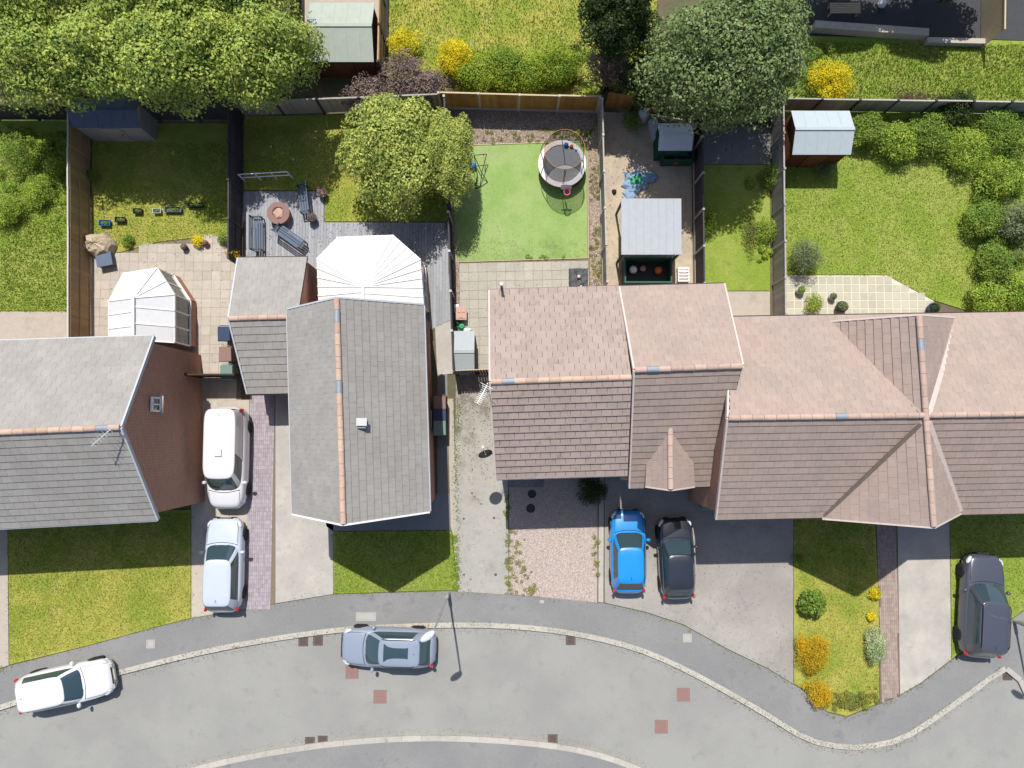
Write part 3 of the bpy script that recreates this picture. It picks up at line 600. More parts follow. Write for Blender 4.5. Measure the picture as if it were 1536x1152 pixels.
def ridge(parent, a, c, m, L_=.45, r=.115, lead_at=(), alt=None):
    a, c = Vector(a), Vector(c); d = (c-a); n = max(1, round(d.length/L_)); u = d.normalized(); s = Vector((-u.y, u.x, 0)).normalized(); up = u.cross(s)
    if up.z < 0: up = -up
    l = d.length/n; q = MB(); K = 7; prof = []
    for k in range(K+1):
        t = math.pi*(.02+.96*k/K); prof.append((math.cos(t)*r, math.sin(t)*r*.85))
    for xx in (0, l-.012):
        for (y_, z_) in prof: q.v.append(Vector((xx, y_, z_)))
    nn = K+1; q.f = [(k, k+1, nn+k+1, nn+k) for k in range(K)]+[tuple(range(nn))[::-1], tuple(range(nn, 2*nn))]; q.mi = [0]*len(q.f)
    me = mesh('ridge_tile', q.v, q.f, m, None, False); me2 = mesh('ridge_vent', [p*1.06 for p in q.v], q.f, M['lead'])
    R = Matrix((u, s, up)).transposed()
    for i in range(n):
        mid = (i+.5)/n; isv = any(abs(mid-t) <= .5/n for t in lead_at)
        o = link('ridge_vent' if isv else 'ridge_tile', me2 if isv else me, parent)
        o.matrix_basis = Matrix.Translation(a+u*(i*l)+Vector((0, 0, -.02+random.uniform(-.004, .004)))-ORG[parent.name]) @ (R @ Matrix.Rotation(random.uniform(-.015, .015), 3, 'Z')).to_4x4()
def window(parent, c, n, w, h, name='window', door=False):
    n = Vector(n).normalized(); s = Vector((-n.y, n.x, 0)); c = Vector(c); M3 = Matrix((s, n, Vector((0, 0, 1)))).transposed(); q = MB()
    for dx, dz, a, e in ((-w/2, 0, .07, h), (w/2, 0, .07, h), (0, -h/2, w+.07, .07), (0, h/2, w+.07, .07), (0, 0, .05, h)):
        if door and dx == 0 and dz == 0: continue
        q.box(c+s*dx+Vector((0, 0, dz))+n*.03, (a, .09, e), M=M3)
    fr = q.build(name, M['white'], parent); g = MB(); g.box(c+n*.02, (w-.05, .03, h-.05), M=M3); g.build('door_leaf' if door else 'pane', M['wood_dark'] if door else M['glass'], fr)
    if not door: q = MB(); q.box(c+n*.08+Vector((0, 0, -h/2-.06)), (w+.2, .16, .05), M=M3); q.build('sill', M['verge'], fr)
def gable_house(name, label, A, R, B, ze, zr, m, rm, cat='house', zeB=None, group=None, parts=0, wall=None, verge=('verge', 'verge'), lead_at=(), gut=(True, True), tw=.40, wins=(), over=.32, ga=None, rbar=.115, loc=None):
    zeB = zeB or ze; A = [G(*p, ze) for p in A]; B = [G(*p, zeB) for p in B]; R = [G(*p, zr) for p in R]
    c = sum((Vector((p.x, p.y, 0)) for p in A+B), Vector())/4; c.z = .1
    h = thing(name, c, label, cat, group); wall = wall or M['brick']
    def ins(p, q, d): return p+(q-p).normalized()*d
    # body of walls under the roof
    dn = Vector((0, 0, -.14)); e = .06
    def endpts(a, r, bb, o_in): return [a, r, bb]
    al = (A[1]-A[0]).normalized()*e
    a0 = ins(A[0], R[0], over)+al; r0 = R[0]+al; b0 = ins(B[0], R[0], over)+al; a1 = ins(A[1], R[1], over)-al; r1 = R[1]-al; b1 = ins(B[1], R[1], over)-al
    V = [a0+dn, r0+dn, b0+dn, a1+dn, r1+dn, b1+dn]; g0 = lambda p: Vector((p.x, p.y, .04)); V += [g0(a0), g0(b0), g0(a1), g0(b1)]
    q = MB(); q.add(V, [(6, 7, 2, 1, 0), (8, 3, 4, 5, 9), (6, 0, 3, 8), (7, 9, 5, 2), (0, 1, 4, 3), (1, 2, 5, 4)]); q.build('wall', wall, h)
    # roof deck
    q = MB(); t = Vector((0, 0, .03)); q.add([A[0], A[1], R[1], R[0], B[0], B[1]]+[p-t*3 for p in (A[0], A[1], R[1], R[0], B[0], B[1])],
        [(0, 1, 2, 3), (3, 2, 5, 4), (6, 9, 8, 7), (9, 10, 11, 8), (0, 6, 7, 1), (4, 5, 11, 10), (0, 3, 9, 6), (3, 4, 10, 9), (1, 7, 8, 2), (2, 8, 11, 5)])
    roof = q.build('roof', M['under'], h)
    kw = dict(th=.078, gap=.014, jit=1.2) if parts else {}
    used = tiles(h, A[0], A[1], R[0], R[1], m, parts=parts//2 if parts else 0, tw=tw, **kw)
    tiles(h, B[0], B[1], R[0], R[1], m, parts=parts-used if parts else 0, tw=tw, **kw)
    ridge(h, R[0]+Vector((0, 0, .05)), R[1]+Vector((0, 0, .05)), rm, lead_at=lead_at, r=rbar)
    for side, on in ((0, verge[0]), (1, verge[1])):
        if not on: continue
        q = MB(); s = -1 if side == 0 else 1; off = (A[1]-A[0]).normalized()*s*.035
        for P in (A[side], B[side]): q.bar(P+off+Vector((0, 0, -.02)), R[side]+off+Vector((0, 0, -.02)), .07, .17)
        q.build('verge', M[on], h)
    for P, on in ((A, gut[0]), (B, gut[1])):
        if not on: continue
        d = (P[0]-(R[0] if True else 0)); d.z = 0; d.normalize(); q = MB(); q.tube([P[0]+d*.05-Vector((0, 0, .05)), P[1]+d*.05-Vector((0, 0, .05))], .055, 8); q.build('gutter', M['gutter'] if on is True else M[on], h)
        q = MB(); q.bar(P[0]-d*.02-Vector((0, 0, .13)), P[1]-d*.02-Vector((0, 0, .13)), .03, .18); q.build('fascia', M['white'], h)
    nA = (A[0]-B[0]); nA.z = 0; nA.normalize(); du = (A[1]-A[0]).normalized(); Ln = (A[1]-A[0]).length
    for (sd_, t, z, w, hh, dr) in wins:     # side A/B, position along, height
        p = (a0.lerp(a1, t) if sd_ == 'A' else b0.lerp(b1, t)); p = Vector((p.x, p.y, z)); window(h, p, nA if sd_ == 'A' else -nA, w, hh, 'door' if dr else 'window', dr)
    return h, A, R, B
W4 = lambda ts, up=3.9, dn_=1.5: [('B', t, up, 1.2, 1.1, False) for t in ts]+[('A', t, up, 1.2, 1.1, False) for t in ts]+[('B', ts[0], dn_, 1.5, 1.2, False), ('B', ts[-1], 1.15, .95, 2.1, True), ('A', ts[0], dn_, 1.7, 1.2, False)]
hp, Ap, Rp, Bp = gable_house('terraced_house', 'brown-tiled end house with white aerial and satellite dish, behind the gravel front garden', [(735, 437), (928, 431)], [(736, 573), (947, 566)], [(745, 717), (941, 711)], 5.0, 7.45,
    M['tile_plot'], M['ridge'], parts=300, verge=('verge', None), lead_at=(.13,), wins=W4((.25, .7)), tw=.405, gut=(True, 'greyverge'))
h2, A2, R2, B2 = gable_house('terraced_house', 'brown-tiled middle house with a peaked gable over its front, behind the blue and black cars', [(930, 431), (1085, 427)], [(952, 555), (1113, 549)], [(945, 731), (1066, 728)], 5.0, 7.75,
    M['tile_pink'], M['ridge_pale'], zeB=4.2, verge=('verge', 'verge'), lead_at=(.14,), wins=[('B', .27, 1.5, 1.5, 1.2, False), ('B', .8, 1.15, .95, 2.1, True), ('A', .3, 3.9, 1.2, 1.1, False), ('A', .65, 1.5, 1.7, 1.2, False)])
h3, A3, R3, B3 = gable_house('terraced_house', 'long brown-tiled house row with a wide cross gable, behind the golden shrubs', [(1096, 477), (1640, 468)], [(1092, 627), (1680, 619)], [(1075, 778), (1680, 765)], 5.0, 7.8,
    M['tile_pink'], M['ridge_pale'], verge=('verge', 'verge'), lead_at=(.285,), wins=W4((.1, .3, .6, .85)))
# cross wing: parts of the same house
def slope_wing(h, A, R, B, ze, zr, m, rm, name='roof', lead_at=(), vg='verge', ends=(True, True), fr=None, over=.3):
    A = [G(*p, ze) for p in A]; B = [G(*p, ze) for p in B]; R = [G(*p, zr) for p in R]; t = Vector((0, 0, .09)); q = MB()
    q.add([A[0], A[1], R[1], R[0], B[0], B[1]]+[p-t for p in (A[0], A[1], R[1], R[0], B[0], B[1])], [(0, 1, 2, 3), (3, 2, 5, 4), (6, 9, 8, 7), (9, 10, 11, 8), (0, 6, 7, 1), (4, 5, 11, 10), (0, 3, 9, 6), (3, 4, 10, 9), (1, 7, 8, 2), (2, 8, 11, 5)])
    q.build(name, M['under'], h); tiles(h, A[0], A[1], R[0], R[1], m); tiles(h, B[0], B[1], R[0], R[1], m); ridge(h, R[0]+Vector((0, 0, .05)), R[1]+Vector((0, 0, .05)), rm, lead_at=lead_at)
    q = MB(); z0 = Vector((0, 0, -.12)); ca = (A[0]+A[1])/2
    aa = [ (A[i].lerp(R[i], .06), B[i].lerp(R[i], .06)) for i in (0, 1)]; v = []
    for i in (0, 1):
        inn = (R[1-i]-R[i]).normalized()*.08; v += [aa[i][0]+inn+z0, R[i]+inn+z0, aa[i][1]+inn+z0, Vector((aa[i][0].x+inn.x, aa[i][0].y+inn.y, .05)), Vector((aa[i][1].x+inn.x, aa[i][1].y+inn.y, .05))]
    q.add(v, [(3, 4, 2, 1, 0), (8, 5, 6, 7, 9), (3, 0, 5, 8), (4, 9, 7, 2), (0, 1, 6, 5), (1, 2, 7, 6)]); q.build('wall', M['brick'], h)
    for i in (0, 1):
        if not ends[i]: continue
        q = MB(); off = (R[i]-R[1-i]).normalized()*.035
        for P in (A[i], B[i]): q.bar(P+off-Vector((0, 0, .03)), R[i]+off-Vector((0, 0, .03)), .07, .17)
        q.build('verge', M[vg], h)
    return A, R, B
Aw, Rw, Bw = slope_wing(h3, [(1240, 484), (1235, 777)], [(1378, 474), (1400, 790)], [(1432, 478), (1440, 769)], 5.0, 7.82, M['tile_pink'], M['ridge_pale'], lead_at=(.16,))
for pth, mm, w in (([(1435, 480, 5.14), (1393, 622, 7.92)], 'verge', .2), ([(1394, 634, 7.92), (1441, 767, 5.14)], 'verge', .2), ([(1241, 486, 5.08), (1378, 622, 7.80)], 'valley', .13), ([(1236, 774, 5.08), (1381, 636, 7.80)], 'valley', .13)):  # left pair: narrow dark strips, valley shade put into their colour
    q = MB(); a, c = G(*pth[0]), G(*pth[1]); q.bar(a, c, w, .05); q.build('valley', M[mm], h3)
window(h3, (G(1300, 757, 0).x-1.3, G(1300, 757, 0).y-.02, 1.6), (0, -1, 0), 1.5, 1.2); window(h3, (G(1257, 757, 0).x, G(1257, 757, 0).y-.02, 4.1), (0, -1, 0), 1.4, 1.1)
# little gable over the front of the middle house
slope_wing(h2, [(974, 640), (970, 729)], [(1005, 636), (1006, 734)], [(1036, 640), (1040, 729)], 5.0, 5.98, M['tile_pink'], M['ridge_pale'], ends=(False, True))
gv, Ag, Rg, Bg = gable_house('detached_house', 'grey-tiled house with a lengthwise ridge, between the white van and the stained driveway', [(634, 458), (643, 767)], [(505, 448), (515, 786)], [(432, 465), (440, 770)], 4.9, 7.6,
    M['tile_grey'], M['ridge'], verge=('greyverge', 'white'), lead_at=(.09, .40), wins=[], gut=('greyverge', 'greyverge'))
for t, z, w in ((.2, 1.6, .9), (.55, 1.6, .6), (.3, 3.9, .9), (.8, 3.9, .6)): p = (Ag[0].lerp(Ag[1], t)); window(gv, (p.x-.36, p.y, z-.1), (1, 0, 0), w, 1.1)
p = Bg[1].lerp(Ag[1], .5); window(gv, (p.x, p.y+.05, 3.9), (0, -1, 0), 1.5, 1.1); window(gv, (p.x+1, p.y+.05, 1.5), (0, -1, 0), 1.6, 1.3); window(gv, (p.x-1.4, p.y+.05, 1.15), (0, -1, 0), .95, 2.1, 'door', True)
q = MB(); c = G(543, 636, 7.12); q.box(c+Vector((0, 0, -.05)), (.32, .32, .3)); q.mi = [0]*6; q.cur = 0; q.build('vent_box', M['lead'], gv); q = MB(); q.box(c+Vector((.02, .08, .17)), (.4, .3, .06)); q.build('vent_cap', M['galv'], gv)
gg, _, _, _ = gable_house('garage', 'grey-tiled garage beside the grey gable house, its ridge across the picture', [(358, 388), (461, 387)], [(344, 478), (447, 475)], [(372, 590), (461, 588)], 2.6, 4.1, M['tile_grey'], M['ridge'], 'garage', verge=('greyverge', None), over=.15)
p = G(400+18, 592, 0); window(gg, (G(430, 590, 0).x, G(430, 590, 0).y+.12, 1.1), (0, -1, 0), 2.1, 2.0, 'door', True)
gl, Al, Rl, Bl = gable_house('detached_house', 'far left grey-tiled house with a red brick gable wall beside the white van', [(-200, 519), (230, 505)], [(-230, 658), (181, 641)], [(-200, 802), (236, 779)], 4.9, 7.5,
    M['tile_grey'], M['ridge'], verge=(None, 'greyverge'), lead_at=(.915,), wins=W4((.55, .85)), gut=('greyverge', 'greyverge'))
xw = (Al[1].x+Bl[1].x)/2-.06
window(gl, (xw+.02, G(0, 612, 0).y, 4.9), (1, 0, 0), .55, .65)
q = MB(); ax = Rl[1]+Vector((-.1, -.1, .1)); q.tube([ax, ax+Vector((0, 0, .42))], .02, 6); q.bar(ax+Vector((-.7, -.6, .4)), ax+Vector((.2, .2, .4)), .03, .03)
for i in range(8): c = ax+Vector((-.62+.1*i, -.52+.09*i, .4)); q.bar(c+Vector((-.1, .11, 0)), c+Vector((.1, -.11, 0)), .01, .01)
tag(q.build('tv_aerial', M['galv']), 'faint grey television aerial at the end of the far left roof ridge', 'aerial')
# aerial, dish and flue of the plot house
q = MB(); mpt = G(734, 577, 7.4); q.tube([mpt+Vector((-.05, 0, -.6)), mpt+Vector((-.05, 0, .75))], .022, 6)
a_, c_ = G(731, 577, 8.0), G(716, 605, 8.0); q.bar(a_, c_, .028, .028); d_ = (c_-a_).normalized(); sdv = Vector((-d_.y, d_.x, 0))
for i in range(11):
    c = a_.lerp(c_, .06+.93*i/10); ln = .13 if i else .26; q.bar(c-sdv*ln, c+sdv*ln, .014, .014, up=(0, 0, 1))
for s in (-1, 1): q.bar(a_+d_*.12-sdv*.16+Vector((0, 0, .08*s)), a_+d_*.12+sdv*.16+Vector((0, 0, .08*s)), .012, .012)
tag(q.build('tv_aerial', M['white']), 'white television aerial leaning out from the ridge end over the plot driveway', 'aerial')
dp = G(736, 681, 4.3); dish = thing('satellite_dish', dp+Vector((.15, 0, 0)), 'satellite dish on the side wall below the left roof edge, above the driveway', 'satellite dish')
q = MB(); MR = Vector((-.25, .8, .45)).to_track_quat('Z', 'Y').to_matrix(); prof = [(.01, -.06), (.12, -.05), (.24, -.02), (.31, .02), (.315, .03), (.30, .03), (.2, -.005), (.01, -.035)]
q.lathe(dp+Vector((-.22, -.02, -.1)), prof, 20, MR); q.build('dish', M['black_metal'], dish)
q = MB(); q.tube([dp+Vector((.1, 0, -.25)), dp+Vector((-.2, 0, -.25)), dp+Vector((-.22, -.02, -.1))], .02, 6); q.build('bracket', M['galv'], dish)
q = MB(); q.tube([dp+Vector((-.22, -.05, -.35)), dp+Vector((-.33, .28, .05))], .012, 6); q.box(dp+Vector((-.33, .3, .07)), (.06, .1, .06)); q.build('feed_arm', M['white'], dish)
fl = thing('soil_pipe', G(752, 441, 3.0), 'short black pipe with a pale cap rising past the back gutter', 'vent pipe'); q = MB(); a = G(753, 446, 4.3); q.tube([Vector((a.x, a.y+.25, .1)), Vector((a.x, a.y+.25, 5.9))], .055, 10); q.build('pipe', M['black_metal'], fl)
q = MB(); q.lathe((a.x, a.y+.25, 5.85), [(.07, 0), (.08, .05), (.07, .13), (.02, .15)], 12); q.build('cap', M['whitep'], fl)
# flat porch roof line of small vents
# ------------------------------------------------------------------ fences
def fence(name, label, p0, p1, h, n, m, post='gravelboard', base=True, zb=.1, cat='fence', boards=True, group=None, cap=None, ph=.08):
    a, c = G(*p0, zb), G(*p1, zb); d = c-a; Ln = d.length; u = d.normalized(); nn = Vector((-u.y, u.x, 0)); root = thing(name, (a+c)/2, label, cat, group); st = Ln/n
    R = Matrix((u, nn, Vector((0, 0, 1)))).transposed()
    if post:
        for i in range(n+1):
            q = MB(); p = a+u*(i*st); lean = Vector((random.uniform(-.015, .015), random.uniform(-.015, .015), 0)); q.bar(p+Vector((0, 0, -.1)), p+lean+Vector((0, 0, h+ph)), .105, .105, up=u); q.build('post', M[post], root)
    for i in range(n):
        mg = .06 if post else .002; s0 = a+u*(i*st+mg); s1 = a+u*((i+1)*st-mg); lo = .05
        if base:
            q = MB(); q.box((s0+s1)/2+Vector((0, 0, .11)), ((s1-s0).length, .05, .26), M=R); q.build('gravel_board', M['gravelboard'], root); lo = .245
        q = MB(); w = .1; L2 = (s1-s0).length; k = int(L2/w); ww = L2/k; off = random.uniform(-.01, .01)
        for j in range(k):
            cc = s0+u*((j+.5)*ww)+nn*off; RR = R @ Matrix.Rotation(.09, 3, 'Z'); q.box(cc+Vector((0, 0, (lo+h)/2+random.uniform(-.004, .004))), (ww*1.06, .014, h-lo), M=RR)
        for z in (lo+.12, (lo+h)/2, h-.12): q.box((s0+s1)/2+nn*(.03+off)+Vector((0, 0, z)), (L2, .045, .05), M=R)
        q.build('fence_panel', M[m], root)
        q = MB(); q.box((s0+s1)/2+nn*off+Vector((0, 0, h+.015)), (L2, .07, .025), M=R); q.build('capping', M[cap or m], root)
    return root
L['x'] = None
fence('fence', 'brown board fence with white concrete posts across the back of the plot', (663, 163), (893.5, 169), 1.72, 4, 'fence_brown', cap='timber', ph=.03)
fence('fence', 'weathered panel fence with concrete posts along the right side of the plot', (897, 172), (904, 433), 1.7, 5, 'fence_grey')
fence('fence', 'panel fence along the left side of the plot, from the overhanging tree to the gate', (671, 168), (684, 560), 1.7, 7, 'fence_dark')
fence('fence', 'tall tan board fence left of the conservatory with the pointed white roof', (136, 188), (137, 524), 1.85, 6, 'fence_tan', post=None, base=False, cap='gravelboard')
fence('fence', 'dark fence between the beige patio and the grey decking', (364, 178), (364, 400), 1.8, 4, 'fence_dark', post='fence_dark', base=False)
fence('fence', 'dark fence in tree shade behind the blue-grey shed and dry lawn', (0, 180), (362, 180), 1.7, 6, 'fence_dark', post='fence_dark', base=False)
fence('fence', 'grey fence in tree shade behind the purple shrubs', (366, 174), (668, 162), 1.5, 5, 'fence_grey', post='fence_dark', base=False)
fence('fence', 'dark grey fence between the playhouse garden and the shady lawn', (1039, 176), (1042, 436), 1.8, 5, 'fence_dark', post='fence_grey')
fence('fence', 'grey fence between the shady lawn and the large round lawn', (1157, 168), (1160, 480), 1.6, 6, 'fence_grey', post='fence_grey', base=False)
fence('fence', 'orange-brown fence running behind the corner of the plot to the playhouse', (905, 160), (1030, 180), 1.5, 3, 'fence_brown', post='fence_dark', base=False)
fence('fence', 'dark fence under the large broad tree behind the shaded patio', (1042, 184), (1157, 172), 1.6, 2, 'fence_dark', post='fence_dark', base=False)
fence('fence', 'grey fence behind the pale blue shed and the right border', (1162, 166), (1600, 172), 1.3, 8, 'fence_grey', post='fence_dark', base=False)
fence('fence', 'brown fence beside the pale green shed', (579, -40), (576, 118), 1.7, 3, 'fence_tan', post='fence_dark', base=False)
fence('fence', 'dark brown fence on the tree side of the pale green shed', (452, -40), (452, 125), 1.7, 3, 'wood_dark', post='fence_dark', base=False)
fence('fence', 'tan fence at the right side of the shaded yard', (1472, -60), (1470, 74), 1.8, 3, 'timber', post=None, base=False)
fence('gate', 'dark wooden gate between the white van and the grey garage', (302, 566), (372, 566), 1.8, 1, 'wood_dark', post='wood_dark', base=False, cat='gate')
# low walls
def wall(label, p0, p1, w, h, m, nb=None):
    q = MB(); a, c = G(*p0, .1), G(*p1, .1); q.bar(a+Vector((0, 0, h/2-.05)), c+Vector((0, 0, h/2-.05)), w, h+.1); q.bar(a+Vector((0, 0, h+.03)), c+Vector((0, 0, h+.03)), w+.06, .06)
    return tag(q.build('garden_wall', M[m]), label, 'wall')
wall('low tan garden wall at the edge of the shaded yard, left half', (1216, 45), (1384, 57), .3, .5, 'beige')
wall('low tan garden wall at the edge of the shaded yard, by the tan fence', (1384, 66), (1470, 68), .2, .35, 'beige')
# picket gate of the plot: every board is a part
gt = thing('gate', G(708, 563, .1), 'dark brown board gate beside the grey storage shed, closing the driveway', 'gate')
a, c = G(685, 561, .1), G(737, 559, .1); u = (c-a).normalized(); n_ = 13; sp = (c-a).length/n_; R = Matrix((u, Vector((-u.y, u.x, 0)), Vector((0, 0, 1)))).transposed(); pm = None
for i in range(n_):
    hgt = 1.78+.0*i; p = a+u*((i+.5)*sp)
    if pm is None:
        q = MB(); w2 = .055; q.add([(-w2, -.01, 0), (w2, -.01, 0), (w2, .01, 0), (-w2, .01, 0), (-w2, -.01, hgt-.08), (w2, -.01, hgt-.08), (w2, .01, hgt-.08), (-w2, .01, hgt-.08), (0, -.01, hgt), (0, .01, hgt)], [(0, 1, 5, 8, 4), (2, 3, 7, 9, 6), (1, 2, 6, 5), (3, 0, 4, 7), (5, 6, 9, 8), (7, 4, 8, 9), (0, 3, 2, 1)]); pm = mesh('board', q.v, q.f, M['wood_dark'])
    o = link('board', pm, gt); o.matrix_basis = Matrix.Translation(p+Vector((0, 0, -.02))-ORG[gt.name]) @ R.to_4x4()
for z in (.35, .95, 1.5): q = MB(); q.bar(a+Vector((0, .04, z)), c+Vector((0, .04, z)), .05, .09); q.build('rail', M['timber'], gt)
for p in (a, c): q = MB(); q.bar(p+Vector((0, .05, -.1)), p+Vector((0, .05, 1.8)), .1, .1, up=u); q.build('post', M['wood_dark'], gt)
# ------------------------------------------------------------------ sheds and small buildings
def shed(name, label, x0, y0, x1, y1, he, hr, m_roof, m_wall, cat='shed', axis='x', over=.08, door='S'):
    """image pixels of the eave rectangle at height he (picture px), ridge along axis"""
    a = G(x0, y1, he); c = G(x1, y0, he); cx, cy = (a.x+c.x)/2, (a.y+c.y)/2; wx, wy = c.x-a.x, c.y-a.y
    root = thing(name, (cx, cy, .1), label, cat); q = MB(); o = over
    if axis == 'x':
        P = lambda s, t, z: Vector((cx+s*(wx/2), cy+t*(wy/2), z)); ends = [(-1, 0), (1, 0)]
        V = []
        for s in (-1, 1): V += [Vector((cx+s*(wx/2-o), cy-(wy/2-o), .08)), Vector((cx+s*(wx/2-o), cy+(wy/2-o), .08)), Vector((cx+s*(wx/2-o), cy+(wy/2-o), he-.03)), Vector((cx+s*(wx/2-o), cy, hr-.05)), Vector((cx+s*(wx/2-o), cy-(wy/2-o), he-.03))]
        sl_ = [[P(-1, -1, he), P(1, -1, he), P(1, 0, hr), P(-1, 0, hr)], [P(1, 1, he), P(-1, 1, he), P(-1, 0, hr), P(1, 0, hr)]]
    else:
        P = lambda s, t, z: Vector((cx+s*(wx/2), cy+t*(wy/2), z)); V = []
        for s in (-1, 1): V += [Vector((cx-(wx/2-o), cy+s*(wy/2-o), .08)), Vector((cx+(wx/2-o), cy+s*(wy/2-o), .08)), Vector((cx+(wx/2-o), cy+s*(wy/2-o), he-.03)), Vector((cx, cy+s*(wy/2-o), hr-.05)), Vector((cx-(wx/2-o), cy+s*(wy/2-o), he-.03))]
        sl_ = [[P(-1, -1, he), P(-1, 1, he), P(0, 1, hr), P(0, -1, hr)], [P(1, 1, he), P(1, -1, he), P(0, -1, hr), P(0, 1, hr)]]
    q.add(V, [(0, 1, 2, 3, 4), (9, 8, 7, 6, 5), (0, 5, 6, 1), (1, 6, 7, 2), (2, 7, 8, 3), (3, 8, 9, 4), (4, 9, 5, 0)]); q.build('wall', m_wall, root)
    # weather boards as thin proud strips
    q = MB(); z = .25
    while z < he-.05:
        for s in (-1, 1):
            q.box((cx, cy+s*(wy/2-o+.008), z), (wx-2*o+.02, .02, .012)); q.box((cx+s*(wx/2-o+.008), cy, z), (.02, wy-2*o+.02, .012))
        z += .14
    tag(q.build('cladding', m_wall, root), kind='stuff')
    for S in sl_:
        n = (S[1]-S[0]).cross(S[3]-S[0]).normalized(); n = n if n.z > 0 else -n; q = MB(); q.add(S+[p+n*.035 for p in S], [(0, 1, 2, 3)[::-1], (4, 5, 6, 7), (0, 1, 5, 4), (1, 2, 6, 5), (2, 3, 7, 6), (3, 0, 4, 7)]); q.build('roof_panel', m_roof, root)
        for i in range(1, 5): q = MB(); q.bar(S[0].lerp(S[1], i/5)+n*.04, S[3].lerp(S[2], i/5)+n*.04, .025, .012, up=n); q.build('roof_seam', m_roof, root)
    q = MB(); r0, r1 = (sl_[0][3], sl_[0][2]); q.bar(r0+Vector((0, 0, .045)), r1+Vector((0, 0, .045)), .14, .03); q.build('ridge_cap', m_roof, root)
    q = MB(); yy = cy-(wy/2-o)-.02; q.box((cx, yy, he*.46), (min(.9, wx*.45), .04, he*.84)); d = q.build('door', m_wall, root); q = MB(); q.box((cx+.3, yy-.03, he*.5), (.03, .04, .14)); q.build('handle', M['black_metal'], d)
    return root
shed('shed', 'pale green felt-roofed shed with brown walls behind the light green belt trees', 464, 5, 562, 93, 1.75, 2.35, M['felt_green'], M['wood_red'])
shed('shed', 'dark blue-grey shed tucked under the belt trees beside the tall tan fence', 108, 148, 212, 192, 1.8, 2.2, M['felt_dark'], M['fence_grey'])
shed('shed', 'pale blue-grey metal-roofed shed with red-brown walls beside the grey fence', 1188, 167, 1274, 232, 1.9, 2.35, M['felt_blue'], M['wood_red'])
shed('storage_shed', 'small grey plastic storage shed with a split pale and dark roof by the plot gate', 679, 497, 712, 560, 1.35, 1.62, M['grey_plastic'], M['grey_plastic'], 'storage shed', over=.04)
# children's playhouse
ph = shed('playhouse', 'small playhouse with a pale blue roof and dark green walls under the large tree', 987, 186, 1037, 226, 1.6, 1.95, M['pale_plastic'], M['dkgreen'], 'playhouse')
c = G(1012, 236, .1); q = MB(); q.box((c.x, c.y, .25), (1.5, .9, .3)); 
for s in (-1, 1): q.box((c.x+s*.72, c.y-.2, .65), (.06, .5, .55))
q.box((c.x, c.y-.43, .65), (1.5, .06, .55)); q.build('porch', M['dkgreen'], ph)
c = G(1014, 242, .5); q = MB(); q.lathe((c.x, c.y, .4), [(.12, 0), (.16, .05), (.16, .2), (.1, .24)], 12); tag(q.build('toy_bucket', M['redp']), 'red toy bucket on the playhouse porch', 'bucket')
c = G(962, 178, .1); q = MB(); q.lathe((c.x, c.y, .1), [(.28, 0), (.3, .4), (.26, .75), (.1, .82), (.01, .83)], 14); tag(q.build('barrel', M['pale_plastic']), 'pale grey water barrel left of the playhouse', 'barrel')
c = G(980, 200, .1); q = MB(); q.box((c.x, c.y, .4), (.35, .9, .6), .3); q.box((c.x, c.y, .72), (.4, .95, .05), .3); tag(q.build('toy_box', M['pale_plastic']), 'pale box leaning by the side of the playhouse', 'box')
# garden bar / canopy in the sandy garden
gz = thing('garden_canopy', G(977, 355, .1), 'pale grey flat canopy roof over a dark green bar in the sandy garden', 'canopy')
a, c = G(932, 382, 2.2), G(1021, 299, 2.2); cx, cy = (a.x+c.x)/2, (a.y+c.y)/2; wx, wy = c.x-a.x, c.y-a.y
q = MB(); q.add([(cx-wx/2, cy-wy/2, 2.15), (cx+wx/2, cy-wy/2, 2.15), (cx+wx/2, cy+wy/2, 2.25), (cx-wx/2, cy+wy/2, 2.25), (cx-wx/2, cy-wy/2, 2.22), (cx+wx/2, cy-wy/2, 2.22), (cx+wx/2, cy+wy/2, 2.32), (cx-wx/2, cy+wy/2, 2.32)], [(3, 2, 1, 0), (4, 5, 6, 7), (0, 1, 5, 4), (1, 2, 6, 5), (2, 3, 7, 6), (3, 0, 4, 7)]); q.build('roof_panel', M['canopy'], gz)
for i in range(1, 8): q = MB(); x = cx-wx/2+wx*i/8; q.bar((x, cy-wy/2, 2.235), (x, cy+wy/2, 2.335), .03, .02); q.build('roof_seam', M['canopy'], gz)
for sx in (-1, 1):
    for sy in (-1, 1): q = MB(); q.bar((cx+sx*(wx/2-.08), cy+sy*(wy/2-.08), .05), (cx+sx*(wx/2-.08), cy+sy*(wy/2-.08), 2.16), .09, .09, up=(1, 0, 0)); q.build('post', M['dkgreen'], gz)
ba, bc = G(937, 424, .9), G(1008, 386, .9); bx, by = (ba.x+bc.x)/2, (ba.y+bc.y)/2; w_, d_ = bc.x-ba.x, bc.y-ba.y
tb = thing('raised_planter', (bx, by, .1), 'dark green open-topped box of toys in front of the pale grey canopy', 'box')
for sx, sy, ww, dd in ((-1, 0, .07, d_), (1, 0, .07, d_), (0, -1, w_-.14, .07), (0, 1, w_-.14, .07)): q = MB(); q.box((bx+sx*(w_/2-.035), by+sy*(d_/2-.035), .5), (ww, dd, .8)); q.build('side_panel', M['dkgreen'], tb)
q = MB(); q.box((bx, by, .18), (w_-.15, d_-.15, .1)); q.build('base', M['dark_plastic'], tb)
